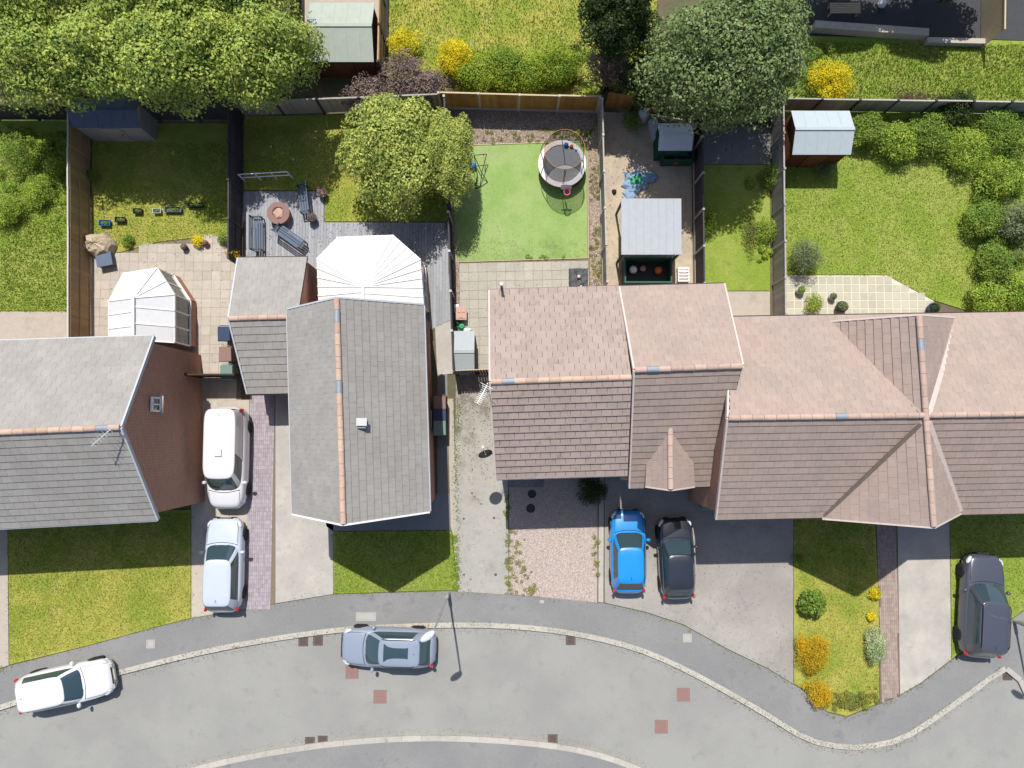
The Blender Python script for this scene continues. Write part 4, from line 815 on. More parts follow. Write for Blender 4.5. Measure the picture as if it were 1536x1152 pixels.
for x, y, r, m, lab in ((950, 404, .2, 'whitep', 'white ball in the dark green box, nearest the plot'), (965, 402, .15, 'terracotta', 'beige ball in the middle of the dark green box'), (988, 405, .2, 'orange', 'orange ball in the dark green box')):
    p = G(x, y, .5); q = MB(); q.lathe((p.x, p.y, .23), [(r*math.sin(t), r-r*math.cos(t)) for t in np.linspace(.05, 3.1, 9)], 14); tag(q.build('ball', M[m], smooth=True), lab, 'ball')
q = MB(); p = G(1025, 412, .4)
for i in range(5): q.box((p.x, p.y-.3+.15*i, .45), (.55, .08, .04))
for s in (-1, 1): q.bar((p.x+s*.25, p.y-.35, .42), (p.x+s*.25, p.y+.35, .42), .05, .05); q.bar((p.x+s*.25, p.y-.3, .1), (p.x+s*.25, p.y-.3, .42), .05, .05, up=(1, 0, 0)); q.bar((p.x+s*.25, p.y+.3, .1), (p.x+s*.25, p.y+.3, .42), .05, .05, up=(1, 0, 0))
tag(q.build('slatted_table', M['whitep']), 'small white slatted table beside the dark green box', 'table')
# paddling toys and slide
sl1 = thing('toy_slide', G(957, 274, .1), 'crumpled pale blue paddling pool and sheet on the sandy ground', 'paddling pool')
def blob(mb, c, rx, ry, h, n=16, seed=0, rings=5, jag=.25):
    rnd = random.Random(seed); v = []; f = []; ph_ = [rnd.uniform(1-jag, 1+jag) for _ in range(n)]
    for i in range(rings+1):
        t = i/rings; r = math.cos(t*math.pi/2)**.6
        for k in range(n): a = 2*math.pi*k/n; v.append((c[0]+rx*r*ph_[k]*math.cos(a), c[1]+ry*r*ph_[k]*math.sin(a), c[2]+h*math.sin(t*math.pi/2)*(1+rnd.uniform(-.12, .12))))
    for i in range(rings):
        for k in range(n): f.append((i*n+k, i*n+(k+1) % n, (i+1)*n+(k+1) % n, (i+1)*n+k))
    f.append(tuple(range(rings*n, (rings+1)*n))); mb.add(v, f)
c = G(953, 272, .1); q = MB(); blob(q, c, .62, .62, .22, 18, 3); q.build('rim', M['skyblue'], sl1)
q = MB(); blob(q, (c.x+.05, c.y+.03, .28), .32, .3, .1, 12, 4); q.build('water_sheet', M['green_p'], sl1); c2 = G(972, 268, .1); q = MB(); blob(q, c2, .5, .28, .2, 14, 5); q.build('fold', M['skyblue'], sl1); c2 = G(945, 290, .1); q = MB(); blob(q, c2, .32, .4, .12, 12, 8); q.build('fold', M['skyblue'], sl1)
c = G(921, 288, .1); q = MB(); blob(q, c, .14, .12, .2, 10, 3); tag(q.build('toy', M['dark_plastic']), 'small dark toy on the sand between fence and blue paddling pool', 'toy')
# ------------------------------------------------------------------ conservatories
def conservatory(label, eave, apex, back, ze, zr, matr, step=.5, ground=.1):
    """eave: list of px (picture, at ze); apex px at zr; back: ridge end px at zr"""
    E = GP(eave, ze); Ap_, Bk = G(*apex, zr), G(*back, zr); cc = sum(E, Vector())/len(E); root = thing('conservatory', (cc.x, cc.y, .1), label, 'conservatory')
    pts = []
    for i in range(len(E)-1):
        n = max(1, round((E[i+1]-E[i]).length/step))
        for j in range(n): pts.append((E[i].lerp(E[i+1], j/n), i))
    pts.append((E[-1], len(E)-2))
    def tgt(p): y = min(max(p.y, Bk.y), Ap_.y); t = 0 if abs(Ap_.y-Bk.y) < 1e-4 else (y-Bk.y)/(Ap_.y-Bk.y); return Bk.lerp(Ap_, t)
    for i in range(len(pts)-1):
        p, r = pts[i][0], pts[i+1][0]; a, bq = tgt(p), tgt(r); up = Vector((0, 0, .03)); q = MB()
        if (a-bq).length < .01: q.add([p, r, a, p+up, r+up, a+up], [(2, 1, 0), (3, 4, 5), (0, 1, 4, 3), (1, 2, 5, 4), (2, 0, 3, 5)])
        else: q.add([p, r, bq, a, p+up, r+up, bq+up, a+up], [(3, 2, 1, 0), (4, 5, 6, 7), (0, 1, 5, 4), (1, 2, 6, 5), (2, 3, 7, 6), (3, 0, 4, 7)])
        q.build('roof_panel', matr, root)
    for p, i in pts: q = MB(); q.bar(p+Vector((0, 0, .045)), tgt(p)+Vector((0, 0, .045)), .05, .05); q.build('glazing_bar', M['white'], root)
    q = MB(); q.bar(Ap_+Vector((0, .05, .07)), Bk+Vector((0, 0, .07)), .12, .08); q.build('ridge_cap', M['white'], root)
    for i in range(len(E)-1):
        a, c = E[i].lerp(cc, .02), E[i+1].lerp(cc, .02); a.z = c.z = 0; u = (c-a).normalized(); q = MB(); q.bar(a+Vector((0, 0, .35)), c+Vector((0, 0, .35)), .2, .6); q.build('dwarf_wall', M['brick'], root)
        q = MB(); q.bar(a+Vector((0, 0, ze-.05)), c+Vector((0, 0, ze-.05)), .1, .12); q.bar(a+Vector((0, 0, .68)), c+Vector((0, 0, .68)), .16, .06); n = max(1, round((c-a).length/.7))
        for j in range(n+1): p = a.lerp(c, j/n); q.bar(p+Vector((0, 0, .66)), p+Vector((0, 0, ze)), .07, .07, up=u)
        fr = q.build('window_frame', M['white'], root); q = MB(); q.bar(a+Vector((0, 0, (ze+.7)/2)), c+Vector((0, 0, (ze+.7)/2)), .025, ze-.75); q.build('pane', M['glass'], fr)
        q = MB(); q.tube([a+Vector((0, 0, ze)), c+Vector((0, 0, ze))], .05, 6); q.build('gutter', M['white'], root)
    return root
conservatory('large white conservatory with a fan of white roof panels behind the grey gable house', [(478, 458), (475, 388), (506, 356), (590, 353), (631, 389), (636, 460)], (545, 430), (545, 470), 2.3, 3.3, M['polyc'], .42)
conservatory('small white conservatory with a pointed hipped roof on the beige patio', [(163, 514), (163, 452), (185, 410), (236, 402), (262, 442), (262, 514)], (201, 447), (201, 520), 2.25, 3.25, M['polyc'], .75)
# ------------------------------------------------------------------ cars
def paint(name, c, rough=.28): return mat('paint_'+name, c, rough, .015, 2, bump=0, spec=.5, coat=1.0, metal=.0)
def car(name, label, cat, px, py, ang, Ln, Wd, Ht, m, style='hatch', roofm=None, sunroof=False, rails=False, group='cars and vans parked in the street and on the drives'):
    p = G(px, py, .1); onroad = style.endswith('_road'); style = style.replace('_road', ''); z0 = 0.0 if onroad else .108
    p = G(px, py, z0); root = thing(name, (p.x, p.y, z0), label, cat, group); Rz = Matrix.Rotation(math.radians(ang), 3, 'Z'); T = lambda v: p+Rz @ Vector(v)
    van = style == 'van'; est = style == 'suv'
    hl = Ln/2; belt = .93 if not van else 1.12; zt = Ht
    if van: wb, wr, rr_, rb = hl*.60, hl*.36, -hl*.95, -hl*.985
    elif est: wb, wr, rr_, rb = hl*.42, hl*.14, -hl*.80, -hl*.97
    else: wb, wr, rr_, rb = hl*.44, hl*.12, -hl*.70, -hl*.95
    def hood(x):
        if x > wb-.05: t = (x-wb)/(hl-wb); return belt-.02-(.17 if not van else .22)*max(t, 0)**1.6
        return belt+.02*min(1, (wb-x)/Ln)
    NS = 44; rings = []; sx = [hl*math.sin(math.pi*(-.5+i/(NS-1)))*(1) for i in range(NS)]
    K = 9
    for x in sx:
        s = abs(x)/hl; pw = (1-s**7*.30-max(0, s-.86)**2*5.0); pw = max(pw, .35 if s > .995 else .5); fr_t = (s-.9)/.1 if s > .9 else 0
        w = Wd/2*pw*(1-(.05 if x > 0 else .02)*s*s); h = hood(x)-(.22*fr_t**2.2); lo = .20+.16*fr_t**2
        prof = [(0, lo), (w*.8, lo), (w*.97, lo+.1), (w, lo+.26), (w*.995, (lo+h)/2+.08), (w*.965, h-.12), (w*.90, h-.03), (w*.72, h+.012), (w*.38, h+.032), (0, h+.04)]
        rings.append([(x, a, z) for a, z in prof]+[(x, -a, z) for a, z in prof[-2:0:-1]])
    n = len(rings[0]); v = [T(q) for r in rings for q in r]; f = []
    for i in range(NS-1):
        for k in range(n): f.append((i*n+k, (i+1)*n+k, (i+1)*n+(k+1) % n, i*n+(k+1) % n))
    f += [tuple(range(n)), tuple(range((NS-1)*n, NS*n))[::-1]]
    q = MB(); q.add(v, f); q.build('body', m, root, True)
    # glasshouse
    yb, yt = Wd/2*.885, Wd/2*(.70 if not van else .80)
    def S(th, t, off=0.0):
        xf = wb+(wr-wb)*t; xr = rb+.04+(rr_-rb-.04)*t; cx, a = (xf+xr)/2, (xf-xr)/2; w = yb+(yt-yb)*t**1.15; c, s = math.cos(th), math.sin(th); e = 2/6.5
        bulge = math.sin(math.pi*t)*.02; x = cx+(a+off+bulge)*math.copysign(abs(c)**e, c); y = (w+off+bulge)*math.copysign(abs(s)**e, s)
        if c > 0: x += (.10*(1-(y/w)**2))*(1-t*.45)*1
        z = belt-.03+(zt-.055-belt+.03)*t; return Vector((x, y, z))
    NT = 64; TT = [0, .2, .4, .6, .8, 1.0]; q = MB(); v = [T(S(2*math.pi*k/NT, t)) for t in TT for k in range(NT)]; f = []
    for i in range(len(TT)-1):
        for k in range(NT): f.append((i*NT+k, i*NT+(k+1) % NT, (i+1)*NT+(k+1) % NT, (i+1)*NT+k))
    q.add(v, f); q.build('windows', M['carglass'], root, True)
    # roof skin
    q = MB(); v = []; RS = [(1.0, .012, -.035), (1.0, .016, .0), (.97, 0, .022), (.85, 0, .045), (.6, 0, .062), (.3, 0, .07), (.02, 0, .072)]
    xm = (wr+rr_)/2
    for sc, off, dz in RS:
        for k in range(NT):
            c = S(2*math.pi*k/NT, 1.0, off); v.append(T((xm+(c.x-xm)*sc, c.y*sc, zt-.06+dz*1.0)))
    f = [(i*NT+k, i*NT+(k+1) % NT, (i+1)*NT+(k+1) % NT, (i+1)*NT+k) for i in range(len(RS)-1) for k in range(NT)]+[tuple(range((len(RS)-1)*NT, len(RS)*NT))]
    q.add(v, f); q.build('roof', roofm or m, root, True)
    def patch(th0, th1, t0, t1, off, mm, nm, nk=8, nj=4, th_shift=0.0, parent=root):
        q = MB(); v = []
        for j in range(nj+1):
            t = t0+(t1-t0)*j/nj
            for k in range(nk+1): v.append(T(S(th0+(th1-th0)*k/nk+th_shift*t, t, off)))
        q.add(v, [(j*(nk+1)+k, j*(nk+1)+k+1, (j+1)*(nk+1)+k+1, (j+1)*(nk+1)+k) for j in range(nj) for k in range(nk)]); return q.build(nm, mm, parent, True)
    D = math.radians
    # angle of a side point at given x (t=.5)
    def th_at(xv, side):
        best = min(range(1, 180), key=lambda a_: abs(S(D(a_), .5).x-xv)); return D(best)*side
    for side in (1, -1):
        patch(side*D(31), side*D(56), 0, 1, .012, m, 'pillar', 6)
        lo_, hi_ = th_at(rr_*.62, side), th_at(rr_*.86, side)
        if van: patch(th_at(wr-1.15, side), side*D(152), 0, 1, .014, m, 'side_panel', 24, 6)
        else:
            patch(hi_, side*D(149), 0, 1, .012, m, 'pillar', 8)
            xb = (wr+rr_)/2+.1; patch(th_at(xb+.05, side), th_at(xb-.05, side), 0, 1, .008, M['dark_plastic'], 'door_pillar', 3)
    # details
    q = MB()
    for (a, b2) in (((hl*.93, -Wd*.40), (wb+.12, -Wd*.41)), ((hl*.93, Wd*.40), (wb+.12, Wd*.41))):
        pts = [Vector(((a[0]*(1-t)+b2[0]*t), (a[1]*(1-t)+b2[1]*t)*(.88+.1*min(1, t*3)), 0)) for t in [i/6 for i in range(7)]]
        for c in pts: c.z = hood(c.x)+.018-(.22*max(0, (abs(c.x)/hl-.9)/.1)**2.2)
        q.tube([T(c) for c in pts], .006, 4)
    q.tube([T((wb+.155-.12*(y/(Wd*.41))**2, y, hood(wb+.1)+.045-abs(y)*.028)) for y in np.linspace(-Wd*.41, Wd*.41, 7)], .012, 4); q.build('bonnet_seam', M['dark_plastic'], root)
    q = MB(); q.tube([T(S(D(-6), .05, .012)), T(S(D(-1), .16, .012))], .009, 4); q.tube([T(S(D(2), .04, .012)), T(S(D(5), .2, .012))], .009, 4); q.build('wiper', M['black_metal'], root)
    for s in (1, -1):
        q = MB(); c = Vector((hl*.86, s*Wd*.385, .66)); q.v = []; blob(q, (0, 0, 0), .20, .11, .12, 12, 2, 4, .05); q.v = [T(c+Matrix.Rotation(-s*.5, 3, 'Z') @ p_) for p_ in q.v]; q.build('headlight', M['lamp_w'], root, True)
        q = MB(); c = Vector((-hl*.93, s*Wd*.41, .78 if not van else 1.0)); blob(q, (0, 0, 0), .10, .07, .16 if not van else .35, 10, 2, 4, .05); q.v = [T(c+p_) for p_ in q.v]; q.build('tail_light', M['lamp_r'], root, True)
        q = MB(); blob(q, (0, 0, 0), .085, .12, .13, 12, 1, 4, .04); c = Vector((wb-.30, s*(Wd/2+.06), belt-.04)); q.v = [T(c+p_) for p_ in q.v]; q.build('wing_mirror', m, root, True)
        q = MB()
        for xx in (wb-.95, wb-1.8): q.box(T((xx, s*(Wd/2*.985), belt-.16)), (.16, .03, .025), M=Rz)
        q.build('door_handle', m, root) if False else None
        for xx in (hl*.62, -hl*.60):
            w0 = Vector((xx, s*(Wd/2-.11), .31)); MR = Rz @ Matrix.Rotation(math.pi/2, 3, 'X'); q = MB(); q.lathe(T(w0), [(.2, -.11), (.30, -.11), (.315, -.08), (.315, .08), (.30, .11), (.2, .11)], 22, MR); wh = q.build('wheel', M['tyre'], root, True)
            q = MB(); q.lathe(T(w0), [(.06, -.10), (.2, -.095), (.205, 0), (.2, .095), (.06, .10)], 18, MR); q.build('rim', M['rim'], wh)
            q = MB(); q.lathe(T(Vector((xx, s*(Wd/2-.13), .33))), [(.35, -.12), (.35, .10)], 22, MR); q.build('wheel_arch', M['dark_plastic'], root)
        if rails: q = MB(); q.tube([T((wr-.1, s*yt*.93, zt-.02)), T((wr-.25, s*yt*.95, zt+.045)), T((rr_+.35, s*yt*.95, zt+.045)), T((rr_+.2, s*yt*.93, zt-.02))], .018, 6); q.build('roof_rail', M['black_metal'], root)
    for s, nm in ((1, 'front_bumper'), (-1, 'rear_bumper')):
        q = MB(); q.tube([T((s*(hl-.09-.26*abs(y/(Wd*.42))**3), y, .42)) for y in np.linspace(-Wd*.42, Wd*.42, 11)], .085, 8); bo = q.build(nm, m, root, True)
        q = MB(); q.box(T((s*(hl+.005), 0, .5)), (.02, .5, .11), M=Rz); q.build('number_plate', M['plate'], bo)
    q = MB(); q.box(T((hl*.985, 0, .62)), (.06, Wd*.42, .09), M=Rz); q.build('grille', M['black_metal'], root)
    q = MB(); a_ = T((rr_+.3, 0, zt+.01)); q.tube([a_, a_+Rz @ Vector((-.09, 0, .12))], .008, 5); q.build('aerial', M['black_metal'], root)
    if sunroof:
        q = MB(); xs = np.linspace(rr_+(wr-rr_)*.28, wr-.18, 6); v = [T((x, y*yt*.62, zt+.019-abs(y)**2*.028+(0 if True else 0))) for x in xs for y in (-1, -.5, 0, .5, 1)]
        q.add(v, [(i*5+k, (i+1)*5+k, (i+1)*5+k+1, i*5+k+1) for i in range(5) for k in range(4)]); q.build('sunroof', M['carglass'], root)
    if van: q = MB(); q.box(T((-hl*.12, 0, zt+.045)), (.32, .32, .07), M=Rz); q.build('roof_vent', M['pale_plastic'], root)
    return root
car('van', 'white panel van parked beside the red brick gable wall', 'van', 351, 686, -90, 4.75, 1.78, 1.88, paint('white', (.60, .60, .61)), 'van')
car('car', 'pale silver-blue car parked behind the white van, its nose towards the van', 'car', 344, 843, 90, 4.35, 1.78, 1.5, paint('pale_silver', (.44, .49, .56)), 'suv')
car('car', 'white car parked half on the pavement at the lower left of the road', 'car', 111, 1021, 12, 4.45, 1.8, 1.48, paint('white_b', (.62, .63, .65)), 'suv_road')
car('car', 'silver-grey car with a dark glass roof parked on the road beside the lamp post', 'car', 586, 965, 178.5, 4.4, 1.8, 1.5, paint('silver_grey', (.22, .26, .33)), 'hatch_road', sunroof=True, rails=True)
car('car', 'bright blue hatchback on the drive next to the gravel garden', 'car', 939, 823, 90, 3.85, 1.68, 1.48, paint('blue', (.01, .22, .58)), 'hatch')
car('car', 'black hatchback on the drive to the right of the bright blue one', 'car', 1010, 833, 92, 3.75, 1.66, 1.46, paint('black', (.018, .022, .032)), 'hatch')
car('car', 'large dark grey car on the drive at the far right of the terrace', 'car', 1460, 903, 85, 4.75, 1.88, 1.66, paint('dark_grey', (.055, .062, .082)), 'suv', rails=True)
# ------------------------------------------------------------------ trampoline
tc = G(843, 246, .75); tc = Vector((tc.x, tc.y, .112)); tr = thing('trampoline', tc, 'round trampoline with a tall safety net and white padded rim on the artificial lawn', 'trampoline')
def ring_pts(r, z, n=48, a0=0): return [tc+Vector((r*math.cos(a0+2*math.pi*k/n), r*math.sin(a0+2*math.pi*k/n), z)) for k in range(n)]
def annulus(q, r0, r1, z0, z1, n=64):
    v = ring_pts(r0, z1, n)+ring_pts(r1, z1-.01, n)+ring_pts(r0, z0, n)+ring_pts(r1, z0-.01, n)
    f = [];
    for k in range(n): j = (k+1) % n; f += [(k, n+k, n+j, j), (n+k, 3*n+k, 3*n+j, n+j), (2*n+k, 2*n+j, 3*n+j, 3*n+k), (k, j, 2*n+j, 2*n+k)]
    q.add(v, f)
Rr, Rm, Rt = 1.16, .95, .93; zf = .68; zt_ = 2.48
q = MB(); v = [tc+Vector((0, 0, zf-.01))]+ring_pts(Rm+.05, zf, 64); q.add(v, [(0, 1+k, 1+(k+1) % 64) for k in range(64)]); q.build('mat', M['mat_'], tr)
q = MB(); annulus(q, Rm-.02, Rr, zf+.005, zf+.04); q.build('pad', M['pad'], tr)
q = MB(); P = ring_pts(Rr-.02, zf-.03, 48); q.tube(P+[P[0]], .025, 8, cap=False); q.build('frame', M['galv'], tr)
for i in range(3):
    a = math.radians(60+120*i); q = MB(); d = .33
    p = [tc+Vector(((Rr-.03)*math.cos(a+s*d), (Rr-.03)*math.sin(a+s*d), z)) for s, z in ((-1, zf-.03), (-1, .03), (1, .03), (1, zf-.03))]; q.tube(p, .022, 8); q.build('leg', M['black_metal'], tr)
for i in range(6):
    a = math.radians(30+60*i); q = MB(); p0 = tc+Vector(((Rr+.02)*math.cos(a), (Rr+.02)*math.sin(a), .05)); p1 = tc+Vector(((Rr+.02)*math.cos(a), (Rr+.02)*math.sin(a), zf+.35)); p2 = tc+Vector((Rt*math.cos(a), Rt*math.sin(a), zt_))
    q.tube([p0, p1, p1.lerp(p2, .3)+Vector((.03*math.cos(a), .03*math.sin(a), 0)), p2], .02, 8); q.build('net_pole', M['foam'] if i in (3, 0) else M['black_metal'], tr)
q = MB(); P = ring_pts(Rt, zt_, 48); q.tube(P+[P[0]], .014, 6, cap=False); q.build('top_ring', M['foam'], tr)
# net: real strands
def net_r(z): return .93+(Rt-.93)*((z-zf)/(zt_-zf))
co = []; nv = 150; zs = np.linspace(zf+.03, zt_-.01, 9)
for k in range(nv):
    a = 2*math.pi*k/nv; sw = .0065
    for i in range(len(zs)-1):
        sag0 = 1-.03*math.sin(math.pi*(i)/(len(zs)-1)); sag1 = 1-.03*math.sin(math.pi*(i+1)/(len(zs)-1)); r0, r1 = net_r(zs[i])*sag0, net_r(zs[i+1])*sag1; da = sw/r0
        co.append([(r0*math.cos(a-da), r0*math.sin(a-da), zs[i]), (r0*math.cos(a+da), r0*math.sin(a+da), zs[i]), (r1*math.cos(a+da), r1*math.sin(a+da), zs[i+1]), (r1*math.cos(a-da), r1*math.sin(a-da), zs[i+1])])
for z in np.arange(zf+.04, zt_, .032):
    sag = 1-.03*math.sin(math.pi*(z-zf)/(zt_-zf)); r = net_r(z)*sag
    for k in range(48):
        a, b_ = 2*math.pi*k/48, 2*math.pi*(k+1)/48; co.append([(r*math.cos(a), r*math.sin(a), z-.004), (r*math.cos(b_), r*math.sin(b_), z-.004), (r*math.cos(b_), r*math.sin(b_), z+.004), (r*math.cos(a), r*math.sin(a), z+.004)])
link('safety_net', npmesh('safety_net', np.array(co), 4, M['net']), tr)
q = MB(); q.tube([tc+Vector((.1, -.93, zf+.05)), tc+Vector((.06, -.93, zt_-.05))], .014, 6); q.build('zip', M['net'], tr)
hb = G(850, 280, 1.35); hp_ = thing('basketball_hoop', (hb.x, hb.y, .8), 'small pink basketball hoop with a pale board clipped to the trampoline rim', 'basketball hoop')
q = MB(); q.box((hb.x-.02, hb.y-.03, 1.42), (.50, .03, .34), M=Matrix.Rotation(-.35, 3, 'X')); q.build('backboard', M['pad'], hp_)
P = [Vector((hb.x+.02+.145*math.cos(t), hb.y-.24+.145*math.sin(t), 1.3)) for t in np.linspace(0, 2*math.pi, 19)]; q = MB(); q.tube(P, .026, 7, cap=False); q.build('hoop', M['pinkp'], hp_)
q = MB()
for k in range(10): a = 2*math.pi*k/10; q.tube([Vector((hb.x+.02+.14*math.cos(a), hb.y-.24+.14*math.sin(a), 1.3)), Vector((hb.x+.02+.08*math.cos(a+.3), hb.y-.24+.08*math.sin(a+.3), 1.08))], .007, 4)
q.build('hoop_net', M['pinkp'], hp_)
q = MB(); q.tube([(hb.x, hb.y-.02, .76), (hb.x, hb.y-.02, 1.4)], .02, 6); q.build('bracket', M['black_metal'], hp_)
def ball(px, py, z, r, m, label, name='ball'):
    p = G(px, py, z+r); q = MB(); q.lathe((p.x, p.y, z), [(max(r*math.sin(t), .002), r-r*math.cos(t)) for t in np.linspace(0, math.pi, 12)], 18); return tag(q.build(name, M[m], smooth=True), label, 'ball')
ball(849.5, 217, .80, .11, 'blue', 'blue ball on the trampoline mat'); ball(857.5, 219, .80, .085, 'orange', 'orange ball on the trampoline mat'); ball(864.5, 224, .80, .06, 'whitep', 'small white ball on the trampoline mat')
# play goal / swing frame
sw = thing('play_goal', G(721, 255, .112), 'thin black metal play frame with a pale wooden bar lying on the artificial lawn', 'play goal')
for pth in ([(711, 233, .7), (730, 231, .7)], [(711, 233, .7), (722, 258, .45), (731.5, 273, .13)], [(730, 231, .7), (723, 258, .5), (720, 281, .13)], [(731.5, 273, .13), (720, 281, .13), (713, 283, .13)], [(711, 233, .7), (716, 262, .3), (713, 283, .13)]):
    q = MB(); q.tube([G(*t) for t in pth], .019, 7); q.build('tube', M['black_metal'], sw)
q = MB(); q.bar(G(725.5, 232, .66), G(727, 253, .3), .045, .03); q.build('wooden_bar', M['timber'], sw)
ball(709, 249, .12, .17, 'blue', 'blue play ball half under the overhanging yellow-green tree', 'play_ball')
# ------------------------------------------------------------------ things on the plot's patio
cv = thing('covered_barbecue', G(869, 416, .12), 'dark grey fabric cover with a pale knob, over a square table by the back door', 'covered table')
a, c = G(854.5, 434, .6), G(883, 400, .6); cx, cy, wx, wy = (a.x+c.x)/2, (a.y+c.y)/2, c.x-a.x, c.y-a.y; N = 16; q = MB(); v = []; rnd = random.Random(4)
for j in range(N+1):
    for i in range(N+1):
        s, t = i/N*2-1, j/N*2-1; e = max(abs(s), abs(t)); z = .62 if e < .9 else (.55 if e < .99 else .14); z += (.035*math.sin(5*s+3*t)+.03*math.sin(9*t-4*s)+rnd.uniform(-.012, .012)) if e < .99 else 0; fl_ = 1.0+(.04 if e >= .99 else 0)*(1+.5*math.sin(14*(s+t)))
        v.append((cx+s*wx/2*.97*fl_, cy+t*wy/2*.97*fl_, z))
q.add(v, [(j*(N+1)+i, j*(N+1)+i+1, (j+1)*(N+1)+i+1, (j+1)*(N+1)+i) for j in range(N) for i in range(N)]); q.build('cover', M['cover'], cv, True)
q = MB(); q.lathe((cx-.02, cy+.05, .62), [(.03, 0), (.085, .03), (.085, .08), (.04, .12), (.005, .125)], 14); q.build('knob', M['verge'], cv, True)
q = MB(); q.lathe((cx+.08, cy-.42, .60), [(.02, 0), (.05, .02), (.05, .05), (.01, .07)], 10); q.build('clip', M['whitep'], cv)
for s in (-1, 1): q = MB(); q.tube([(cx+s*wx*.3, cy-wy*.42, .64), (cx+s*wx*.05, cy, .66), (cx+s*wx*.28, cy+wy*.42, .64)], .008, 4); q.build('tie', M['black_metal'], cv)
tb = thing('toy_storage_box', G(692, 470, .12), 'terracotta coloured plastic storage box with a ribbed lid by the left fence', 'storage box')
p = G(692, 470, .5); q = MB(); q.box((p.x, p.y, .32), (.46, .58, .42)); q.build('body', M['terracotta'], tb); q = MB(); q.box((p.x, p.y, .55), (.52, .64, .05)); q.box((p.x, p.y, .585), (.4, .5, .03)); q.build('lid', M['terracotta'], tb)
for i, (dx, dy) in enumerate(((-.1, .1), (.1, .1), (0, -.14))): q = MB(); q.box((p.x+dx, p.y+dy, .615), (.13, .16, .03)); q.build('lid_rib', M['terracotta'], tb)
p = G(683.5, 463, .3); bx_ = thing('white_crate', (p.x, p.y, .12), 'white plastic box with a dark slot against the fence behind the terracotta box', 'box'); q = MB(); q.box((p.x, p.y, .25), (.30, .36, .26)); q.box((p.x, p.y, .385), (.33, .39, .03)); q.build('body', M['whitep'], bx_); q = MB(); q.box((p.x+.02, p.y, .405), (.05, .1, .02)); q.build('slot', M['dark_plastic'], bx_)
wc = thing('watering_can', G(693, 489, .2), 'green watering can lying between the storage box and the grey shed', 'watering can'); p = G(693, 490, .2)
q = MB(); q.lathe((p.x, p.y, .12), [(.13, 0), (.15, .04), (.14, .22), (.09, .28)], 14); q.build('can', M['green_p'], wc); q = MB(); q.tube([(p.x-.1, p.y+.05, .2), (p.x-.22, p.y+.18, .38), (p.x-.25, p.y+.22, .40)], .025, 7); q.build('spout', M['green_p'], wc)
q = MB(); q.tube([(p.x+.1, p.y-.05, .2), (p.x+.2, p.y-.06, .33), (p.x+.02, p.y, .44), (p.x-.06, p.y+.02, .38)], .013, 6); q.build('handle', M['green_p'], wc)
p = G(701, 496, .2); q = MB(); blob(q, p+Vector((0, 0, -.1)), .2, .16, .38, 14, 6); tag(q.build('plastic_sack', M['whitep'], smooth=True), 'white plastic sack leaning on the end of the grey storage shed', 'sack')
p = G(688, 494, .2); q = MB(); q.tube([Vector((p.x+.14*math.cos(t), p.y+.14*math.sin(t), .14+t*.012)) for t in np.linspace(0, 18, 60)], .013, 5); tag(q.build('hose', M['green_p']), 'coiled green hose by the left fence next to the grey shed', 'hose')
# shaded circular covers etc
for x, y, r, lab in ((798, 741, .20, 'round black inspection cover in the gravel, nearer the front door'), (796, 762.5, .21, 'round black inspection cover in the gravel, farther from the house')):
    p = G(x, y, .11); o_ = thing('inspection_cover', p, lab, 'drain cover'); q = MB(); q.lathe((p.x, p.y, .09), [(r, 0), (r, .045), (r-.02, .05), (.005, .05)], 22); q.build('frame', M['dark_plastic'], o_)
    q = MB(); q.lathe((p.x, p.y, .13), [(r-.035, 0), (r-.035, .018), (.005, .018)], 22); q.build('lid', M['dark_plastic'], o_)
drv = [o for o in obj if o.name.startswith('driveway')][0]
for x, y, r in ((695.6, 778, .075), (741, 777, .085), (696, 862, .075), (743.5, 862, .095), (706, 869, .055), (712, 745, .05), (722, 756, .06), (708, 740, .07)):
    p = G(x, y, .1045); q = MB(); r *= .8; q.lathe((p.x, p.y, .1), [(r, 0), (r*.9, .006), (.004, .007)], 7); tag(q.build('dark_patch', M['iron'], drv))
pm_ = G(813, 901, .1); q = MB(); q.box((pm_.x, pm_.y-.05, .108), (.2, .15, .02)); tag(q.build('service_cover', M['palecon']), 'small white service cover on the pavement in front of the gravel garden', 'service cover')
# ------------------------------------------------------------------ street things
def cover(px, py, w, d, m, label, name='manhole_cover', road=True, rz=0.0, fr='rust'):
    z = 0.0 if road else .09; p = G(px, py, z); root = thing(name, p, label, 'manhole cover' if name == 'manhole_cover' else name.replace('_', ' ')); R = Matrix.Rotation(rz, 3, 'Z'); q = MB()
    for sx, sy, ww, dd in ((-1, 0, .05, d), (1, 0, .05, d), (0, -1, w-.1, .05), (0, 1, w-.1, .05)): q.box(p+R @ Vector((sx*(w/2-.025), sy*(d/2-.025), .004)), (ww, dd, .012), M=R)
    q.build('frame', M[fr], root); q = MB(); q.box(p+Vector((0, 0, .002)), (w-.12, d-.12, .010), M=R); q.build('lid', M[m], root)
    if name == 'drain_grate':
        q = MB()
        for i in range(5): q.box(p+R @ Vector(((i-2)*w*.16, 0, .008)), (.03, d-.12, .012), M=R)
        tag(q.build('bars', M['iron'], root), kind='stuff')
for x, y, lab in ((570, 1045, 'rusty square manhole cover in the road below the silver-grey car'), (528, 1008, 'rusty square cover at the front corner of the silver-grey car'), (1025, 1042, 'rusty square manhole cover on the right of the road bend, upper of two'), (992, 1090, 'rusty square manhole cover on the right of the road bend, lower of two')): cover(x, y, .62, .62, 'rust', lab)
